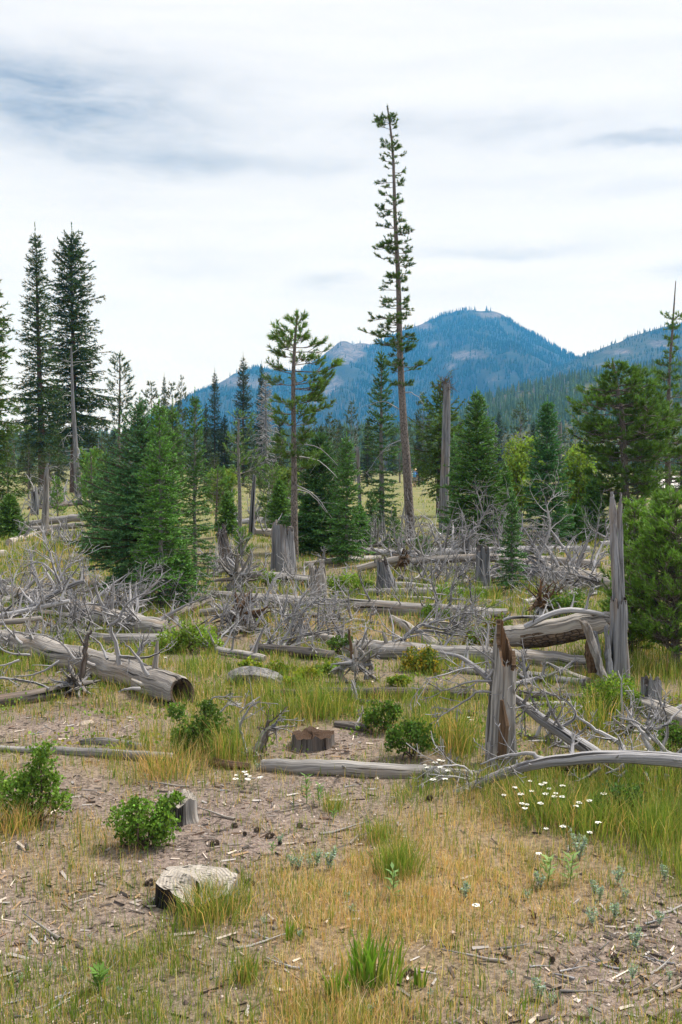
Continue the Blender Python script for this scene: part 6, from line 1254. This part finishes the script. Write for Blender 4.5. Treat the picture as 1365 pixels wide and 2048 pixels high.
tuft('grass_tuft', 'smaller bright broad bladed tuft near the bottom, left', 672, 1998, 75, 50, 813, 40, .05, .010, .14, (.13, .26, .03))
tuft('grass_tuft', 'green grass tuft growing against the charred stump', 415, 1838, 85, 110, 814, 420, .3, .0035, .3)
tuft('grass_tuft', 'small bright broad bladed tuft right of the largest one', 838, 1972, 55, 22, 815, 14, 0, .010, .14, (.13, .26, .03))
tuft('grass_tuft', 'few bright broad blades standing left of centre near the bottom', 578, 1880, 55, 18, 816, 12, 0, .010, .12, (.14, .26, .03))
tuft('grass_tuft', 'tall green grass clump in front of the burnt log', 622, 1432, 92, 120, 817, 420, .1, .0045, .25)
tuft('grass_tuft', 'tall grass clump left of the torn stump', 905, 1500, 105, 110, 818, 420, .25, .0045, .25)
tuft('grass_tuft', 'tall grass clump beside the near grey log, left end', 455, 1520, 95, 90, 819, 320, .2, .0042, .25)
tuft('grass_tuft', 'green tuft left of the near grey log, behind the white flowers', 335, 1548, 70, 120, 820, 360, .5, .004, .3)
tuft('grass_tuft', 'tall grass at the foot of the shrub by the split snag', 1190, 1460, 95, 120, 821, 380, .25, .0045, .25)
tuft('grass_tuft', 'grass tuft at the left edge below the knobbed shrub', 30, 1660, 75, 120, 822, 360, .45, .0038, .3)
tuft('grass_tuft', 'green grass tuft near the bottom, left of centre', 490, 1960, 70, 60, 823, 160, .2, .0034, .25)
tuft('grass_tuft', 'grass tuft on bare ground above the lone dense tuft', 765, 1680, 60, 70, 824, 200, .2, .0034, .25)
tuft('grass_tuft', 'tuft of fine grass right of the small green weeds', 668, 1622, 42, 50, 825, 150, .3, .0034, .25)
tuft('grass_tuft', 'deep green grass under the rough bark log at the right edge', 1325, 1680, 100, 170, 826, 520, .08, .0042, .25)
tuft('grass_tuft', 'deep green grass under the white flowers, right', 1190, 1660, 90, 170, 827, 560, .12, .0040, .25)
tuft('grass_tuft', 'deep green grass around the white flowers, centre right', 1090, 1640, 90, 150, 828, 520, .2, .0040, .25)

# ------------------------------------------------------------------ flowers and small plants
m, t, b, o = mat('white_petals'); t.put(b.inputs['Base Color'], attr(t, 'col').outputs['Color']); b.inputs['Roughness'].default_value = .8; M_petal = m
def yarrow(seed):
    rng = np.random.default_rng(seed); root = thing('yarrow', 'x', 'flower', (0, 0, 0)); st = MB(); P = smooth_path(np.array([(0, 0, 0), (.012 * rng.normal(), .012 * rng.normal(), .15), (.02 * rng.normal(), .02 * rng.normal(), .30)]), 8)
    tube(st, P, np.linspace(.003, .002, 8), 5, cap=False, col=(.9, 1.3, .5)); top = P[-1]; fl = MB()
    for i in range(22):
        a, r = rng.uniform(0, 6.28), .028 * math.sqrt(rng.random()); e = top + np.array((math.cos(a) * r, math.sin(a) * r, .012 - 3 * r * r + rng.normal(0, .002))); prisms(st, (top - (0, 0, .03))[None], e[None], .001, .001, (.9, 1.3, .5))
        n = 6; ph = np.arange(n) / n * 6.283; rr = .0075; V = np.concatenate((e[None] + (0, 0, .003), e + np.stack((np.cos(ph) * rr, np.sin(ph) * rr, 0 * ph), -1))); fl.add(V, None, [(0, 1 + k, 1 + (k + 1) % n) for k in range(n)], None, np.array((.86, .85, .78)) * rng.uniform(.85, 1.05))
    st.build('stem', M_barkf, root, off=(0, 0, 0)); fl.build('flower_head', M_petal, root, smooth=False, off=(0, 0, 0))
    lf = MB(); A, B = [], []
    for i in range(9):
        z = rng.uniform(.0, .2); a = rng.uniform(0, 6.28); q = on_path(P, z); A.append(q); B.append(q + np.array((math.cos(a) * .06, math.sin(a) * .06, .035)))
    blades(lf, A, B, 420, .010, .0025, rng, (.7, 1.2), 0, 0, (.10, .16, .05)); lf.build('leaves', M_grass, root, off=(0, 0, 0))
    return root
YR = [yarrow(831), yarrow(832)]; yused = [False, False]
def place_yarrow(px, py, label, group, i, drop=None):
    drop = drop if drop is not None else 55; c = gp(px, py + drop); hgt = at(px, py, c[1])[2] - c[2]; s = hgt / .30; src = YR[i % 2]; f_ = (.36 if 'scattered' in group else .40) + .22 * ((i * 37) % 10) / 10; sc3 = (f_, f_, s)
    if not yused[i % 2]: yused[i % 2] = True; src.location = c; src.scale = sc3; src['label'] = label; src['group'] = group; src.rotation_euler = (0, 0, i); return
    copy_thing(src, c, i * 1.3, sc3, label, group)
for i, (px, py) in enumerate([(1060, 1565), (1076, 1572), (1092, 1566), (1104, 1578), (1086, 1590), (1100, 1594), (1068, 1584), (1050, 1592), (1120, 1572), (1040, 1606), (1056, 1612), (1124, 1598), (1030, 1575), (1012, 1590), (1155, 1608), (1170, 1604), (1184, 1602), (1218, 1590), (1190, 1646), (1172, 1664), (1096, 1660), (1130, 1658), (1150, 1612), (1112, 1586), (1080, 1610), (1044, 1620)]):
    place_yarrow(px, py, 'white flat topped flower below the smooth curving trunk', 'white flowers under the curving trunk', i)
for i, (px, py) in enumerate([(850, 1532), (866, 1528), (880, 1520), (892, 1522), (876, 1536), (888, 1542), (858, 1536), (874, 1562), (886, 1558)]):
    place_yarrow(px, py, 'white flat topped flower at the right end of the near grey log', 'white flowers at the grey log end', i, 40)
for i, (px, py) in enumerate([(472, 1552), (484, 1546), (496, 1548), (506, 1552), (516, 1556), (488, 1558), (502, 1560), (478, 1560)]):
    place_yarrow(px, py, 'white flat topped flower beside the reddish split slab', 'white flowers by the split slab', i, 22)
for i, (px, py) in enumerate([(940, 1436), (946, 1442), (312, 1304), (320, 1310), (330, 1316), (1290, 1500), (1300, 1502), (964, 1810), (1072, 1708)]):
    place_yarrow(px, py, ['white flower in tall grass left of the torn stump', 'white flower pair member left of the torn stump, lower', 'leftmost white flower below the bright yellow green bush', 'middle white flower below the bright yellow green bush', 'rightmost white flower below the bright yellow green bush', 'white flower behind the forked boughs, left', 'white flower behind the forked boughs, right', 'single tiny white flower in dry grass', 'single white flower in front of the flower patch'][i], 'scattered white flowers', i + 20, 26)
def sage(seed, h=.16, n=5, colr=(.37, .45, .38)):
    rng = np.random.default_rng(seed); root = thing('sage_plant', 'x', 'plant', (0, 0, 0)); st, lf = MB(), MB(); C = []
    for i in range(n):
        a = rng.uniform(0, 6.28); e = np.array((math.cos(a) * .035, math.sin(a) * .035, h * rng.uniform(.6, 1.05))); P = smooth_path(np.array([(0, 0, 0), e * (.4, .4, .5), e]), 6); tube(st, P, np.linspace(.002, .001, 6), 4, cap=False); k = 26; t = rng.uniform(.12, 1, k); C.append(np.stack([np.interp(t, np.linspace(0, 1, 6), P[:, q]) for q in range(3)], 1) + rng.normal(0, .005, (k, 3)))
    st.build('stem', M_barkf, root, off=(0, 0, 0)); leafy(lf, np.concatenate(C), rng, .017, colr, None, .9); lf.build('leaves', M_leaf, root, off=(0, 0, 0)); return root
SGP = [sage(841), sage(842, .12, 7)]; sused = [False, False]
rng = np.random.default_rng(843)
spots = [(600, 1738, 50), (585, 1735, 35), (620, 1735, 40), (1160, 1720, 60), (1236, 1770, 70), (1190, 1790, 40), (1185, 1850, 70), (1230, 1840, 50), (1250, 1800, 50), (1270, 1900, 60), (1265, 1960, 60), (1080, 2000, 60), (1105, 2010, 50), (1200, 1800, 40), (1150, 1700, 70), (40, 1970, 30), (100, 1940, 30), (130, 1950, 25), (528, 1850, 35), (600, 1880, 30), (515, 1540, 30), (930, 1800, 45), (1055, 1800, 40), (1080, 1780, 50),
         (720, 2030, 35), (740, 2035, 40), (820, 2030, 35), (860, 2000, 30), (1180, 2030, 30), (1320, 1850, 40), (1340, 1960, 40), (700, 1830, 30), (695, 1800, 35), (60, 1900, 25), (180, 1880, 25), (240, 1990, 25), (310, 2035, 25), (560, 1690, 30), (85, 1780, 20), (1330, 1760, 40), (760, 1800, 30), (1020, 1960, 30), (640, 1780, 30), (660, 1740, 60), (635, 1730, 60)]
for i, (px, py, hp) in enumerate(spots):
    c = gp(px, py); s = .72 * metres(hp, c[1]) / (.16 if i % 2 == 0 else .12); k = i % 2; lab = 'small silvery green sage plant growing in the near ground' 
    if i == 0: lab = 'low silvery sage clump on bare ground in the middle'
    if not sused[k]: sused[k] = True; r_ = SGP[k]; r_.location = c; r_.scale = (s, s, s)
    else: r_ = copy_thing(SGP[k], c, i * 1.1, s)
    r_['label'] = lab; r_['group'] = 'silvery sage plants in the foreground'
def lupine(label, px, py, hp, seed, colr=(.20, .33, .12), n=5, leaf=.05):
    rng = np.random.default_rng(seed); c = gp(px, py); h = metres(hp, c[1]); root = thing('leafy_weed', label, 'plant', c); st, lf = MB(), MB()
    P = np.array([(0, 0, 0), (rng.normal(0, .01), rng.normal(0, .01), h)]); prisms(st, P[:1], P[1:], .003, .002, (.7, 1.2, .4)); C = []; V, T, k = [], [], 0
    for i in range(n * 4):
        z = h * (.15 + .85 * (i / (n * 4))); a = i * 2.4; d = np.array((math.cos(a), math.sin(a), rng.uniform(.2, .9))); d = unit(d); s = unit(np.cross(d, (0, 0, 1.0))); L = leaf * rng.uniform(.7, 1.1); q = np.array((0, 0, z))
        V += [q, q + d * L * .55 + s * L * .17, q + d * L, q + d * L * .55 - s * L * .17]; T += [(k, k + 1, k + 2), (k, k + 2, k + 3)]; k += 4
    lf.add(np.array(V), None, T, None, np.repeat(np.array(colr)[None] * rng.uniform(.8, 1.2, (k // 4, 1)), 4, 0)); st.build('stem', M_barkf, root, off=(0, 0, 0)); lf.build('leaves', M_leaf, root, off=(0, 0, 0))
lupine('light green weed with pointed leaves right of the lone dense tuft', 786, 1795, 60, 851)
lupine('pale green broad leaved weed in dry grass, left of two', 1096, 1770, 60, 852, (.24, .34, .13), 6, .06)
lupine('pale green broad leaved weed in dry grass, right of two', 1140, 1768, 62, 853, (.24, .34, .13), 6, .06)
lupine('tall leafy green weed on bare ground below the near grey log', 614, 1608, 60, 854, (.15, .25, .08), 8, .045)
lupine('short leafy green weed next to the taller one below the grey log', 640, 1612, 45, 855, (.15, .25, .08), 6, .045)
lupine('bright green rosette weed near the bottom left corner', 200, 1982, 42, 856, (.13, .24, .05), 9, .055)
lupine('small green sprig on bare ground right of the sage clump', 668, 1640, 20, 857, (.12, .24, .06), 3, .03)
lupine('tiny green sprig on bare ground below the white flowers', 545, 1708, 20, 858, (.12, .24, .06), 3, .03)

# ------------------------------------------------------------------ litter, sticks and cones on the ground
def litter():
    rng = np.random.default_rng(861); N = 15000; u = rng.random(N); y = 2.9 * (11 / 2.9) ** u; x = rng.uniform(-1, 1, N) * (.42 * y + .3); D, R, H_ = fields(x, y)
    ok = rng.random(N) < np.clip(1.15 - D, .18, 1) * np.clip(2.2 * (fbm(x * 3, y * 3, 77, 3) - .22), 0, 1); x, y = x[ok], y[ok]; n = len(x); z = ground_z(x, y)
    L = np.abs(rng.normal(.0, .035, n)) + .012; a = rng.uniform(0, 6.28, n); d = np.stack((np.cos(a) * L, np.sin(a) * L, rng.normal(0, .08, n) * L), -1); p = np.stack((x, y, z + .004), -1)
    pal = np.array([(.40, .37, .35), (.26, .23, .21), (.085, .065, .055), (.045, .038, .035), (.33, .22, .13), (.55, .47, .40), (.16, .10, .07)]); c = pal[rng.integers(0, 7, n)] * rng.uniform(.8, 1.2, (n, 1))
    mb = MB(); r = np.clip(L * .07, .0012, .004) * rng.uniform(.7, 2.2, n); prisms(mb, p - d / 2, p + d / 2, r, r * .7, c)
    # pebbles and crumbs
    N = 7000; u = rng.random(N); y = 2.9 * (9 / 2.9) ** u; x = rng.uniform(-1, 1, N) * (.42 * y + .3); D, R, H_ = fields(x, y); ok = rng.random(N) < np.clip(1.0 - D, .1, 1); x, y = x[ok], y[ok]; n = len(x); z = ground_z(x, y)
    s = np.clip(np.exp(rng.normal(-5.2, .5, n)), .002, .016); o_ = np.array([(1, 0, 0), (0, 1, 0), (-1, 0, 0), (0, -1, 0), (0, 0, .7), (0, 0, -.5)]); V = np.stack((x, y, z + s * .2), -1)[:, None] + o_[None] * s[:, None, None] * rng.uniform(.6, 1.4, (n, 6, 1))
    T = (np.arange(n)[:, None, None] * 6 + np.array([(0, 1, 4), (1, 2, 4), (2, 3, 4), (3, 0, 4), (1, 0, 5), (2, 1, 5), (3, 2, 5), (0, 3, 5)])[None]).reshape(-1, 3)
    pal = np.array([(.42, .34, .30), (.50, .42, .38), (.30, .24, .21), (.12, .09, .08), (.07, .055, .05)]); c = pal[rng.integers(0, 5, n)] * rng.uniform(.8, 1.2, (n, 1)); mb.add(V.reshape(-1, 3), None, T, None, np.repeat(c, 6, 0))
    m, t, b, o = mat('bark_chips_and_pebbles'); t.put(b.inputs['Base Color'], attr(t, 'col').outputs['Color']); b.inputs['Roughness'].default_value = .95
    tag(mb.build('litter', m, None, smooth=False), 'bark chips, twigs and pebbles strewn over the bare soil', 'litter', None, 'stuff')
litter()
sticks = []
for s in range(5):
    rng = np.random.default_rng(870 + s); mb = MB(); L = (.3, .22, .4, .18, .34)[s]; dead_branch(mb, (0, 0, .008), (1, 0, .0), L, (.011, .009, .012, .010, .008)[s], rng, 1, .28, 0, 2, 6, .003, .6, floor=False); me = mb.mesh('stick', M_twig if s % 2 else M_wood); sticks.append(me)
rng = np.random.default_rng(880)
SP = [(40, 1810, .2), (10, 2010, .4), (70, 2020, .5), (110, 2000, .7), (30, 2035, .1), (150, 2040, .6), (90, 2030, 1.0), (120, 1880, 2.2), (90, 1885, 1.8), (320, 1840, .1), (290, 1828, 2.6), (205, 1952, 1.2), (470, 1640, 2.4), (420, 1640, 2.3), (520, 1712, .3), (560, 1625, .2), (690, 1575, .4), (380, 1575, 2.8), (440, 1582, .1), (350, 1580, .2), (700, 1690, 1.0), (1120, 1945, .3), (1010, 1925, 2.7), (1060, 1935, .2), (1200, 1900, .9), (1240, 1880, .5), (1290, 1850, .4), (1320, 1830, .3), (1150, 1960, 2.6),
      (1120, 1985, .1), (1260, 1990, .2), (1240, 1940, 2.8), (860, 1795, 3.0), (940, 1845, 2.2), (1000, 1900, .4), (250, 1480, .2), (60, 1470, .5), (110, 1462, 2.2), (300, 1470, 2.9), (750, 1640, .6), (180, 1600, 2.2), (540, 1880, 2.6), (470, 1900, .2), (350, 1905, .9), (420, 1960, .6), (420, 1935, 2.3), (600, 1940, 2.8), (640, 1670, .2), (490, 1560, .2), (620, 1660, 2.6), (1330, 1990, .4), (1350, 1930, 2.9), (1300, 1950, .5)]
for i, (px, py, rz) in enumerate(SP):
    c = gp(px, py); o = bpy.data.objects.new('stick', sticks[i % 5]); col0.objects.link(o); o.location = c; o.rotation_euler = (0, 0, rz); s = rng.uniform(.35, .8); o.scale = (s, s, s)
    tag(o, 'small grey stick lying on the near ground', 'stick', 'sticks strewn over the foreground')
mb = MB(); rng = np.random.default_rng(890)
V = []
for i in range(60):
    f = i / 60; a = i * 2.4; r = .016 * math.sin(math.pi * (.12 + .85 * f)); p = np.array((math.cos(a) * r, math.sin(a) * r, (f - .5) * .05)); n_ = unit(np.array((math.cos(a), math.sin(a), .5))); s_ = np.array((-math.sin(a), math.cos(a), 0)) * .006; mb.add([p * .4, p + s_, p + n_ * .008, p - s_], [(0, 1, 2, 3)], None, None, np.array((.10, .075, .055)) * rng.uniform(.6, 1.4))
m, t, b, o = mat('pine_cone_scales'); t.put(b.inputs['Base Color'], attr(t, 'col').outputs['Color']); b.inputs['Roughness'].default_value = .9
cone = mb.mesh('pine_cone', m, False)
for i, (px, py) in enumerate([(490, 1672), (515, 1664), (540, 1676), (1068, 1838), (470, 1655), (430, 1690), (560, 1690), (820, 1952), (860, 1600), (905, 1880), (600, 1655), (300, 1770), (1105, 1925), (1230, 1925), (500, 1770)]):
    c = gp(px, py); o = bpy.data.objects.new('pine_cone', cone); col0.objects.link(o); o.location = c + np.array((0, 0, .012)); o.rotation_euler = (1.4, .2 * i, i); s = .6 + .2 * (i % 3); o.scale = (s, s, s); tag(o, 'dark fallen pine cone lying on the near ground', 'pine cone', 'fallen pine cones')
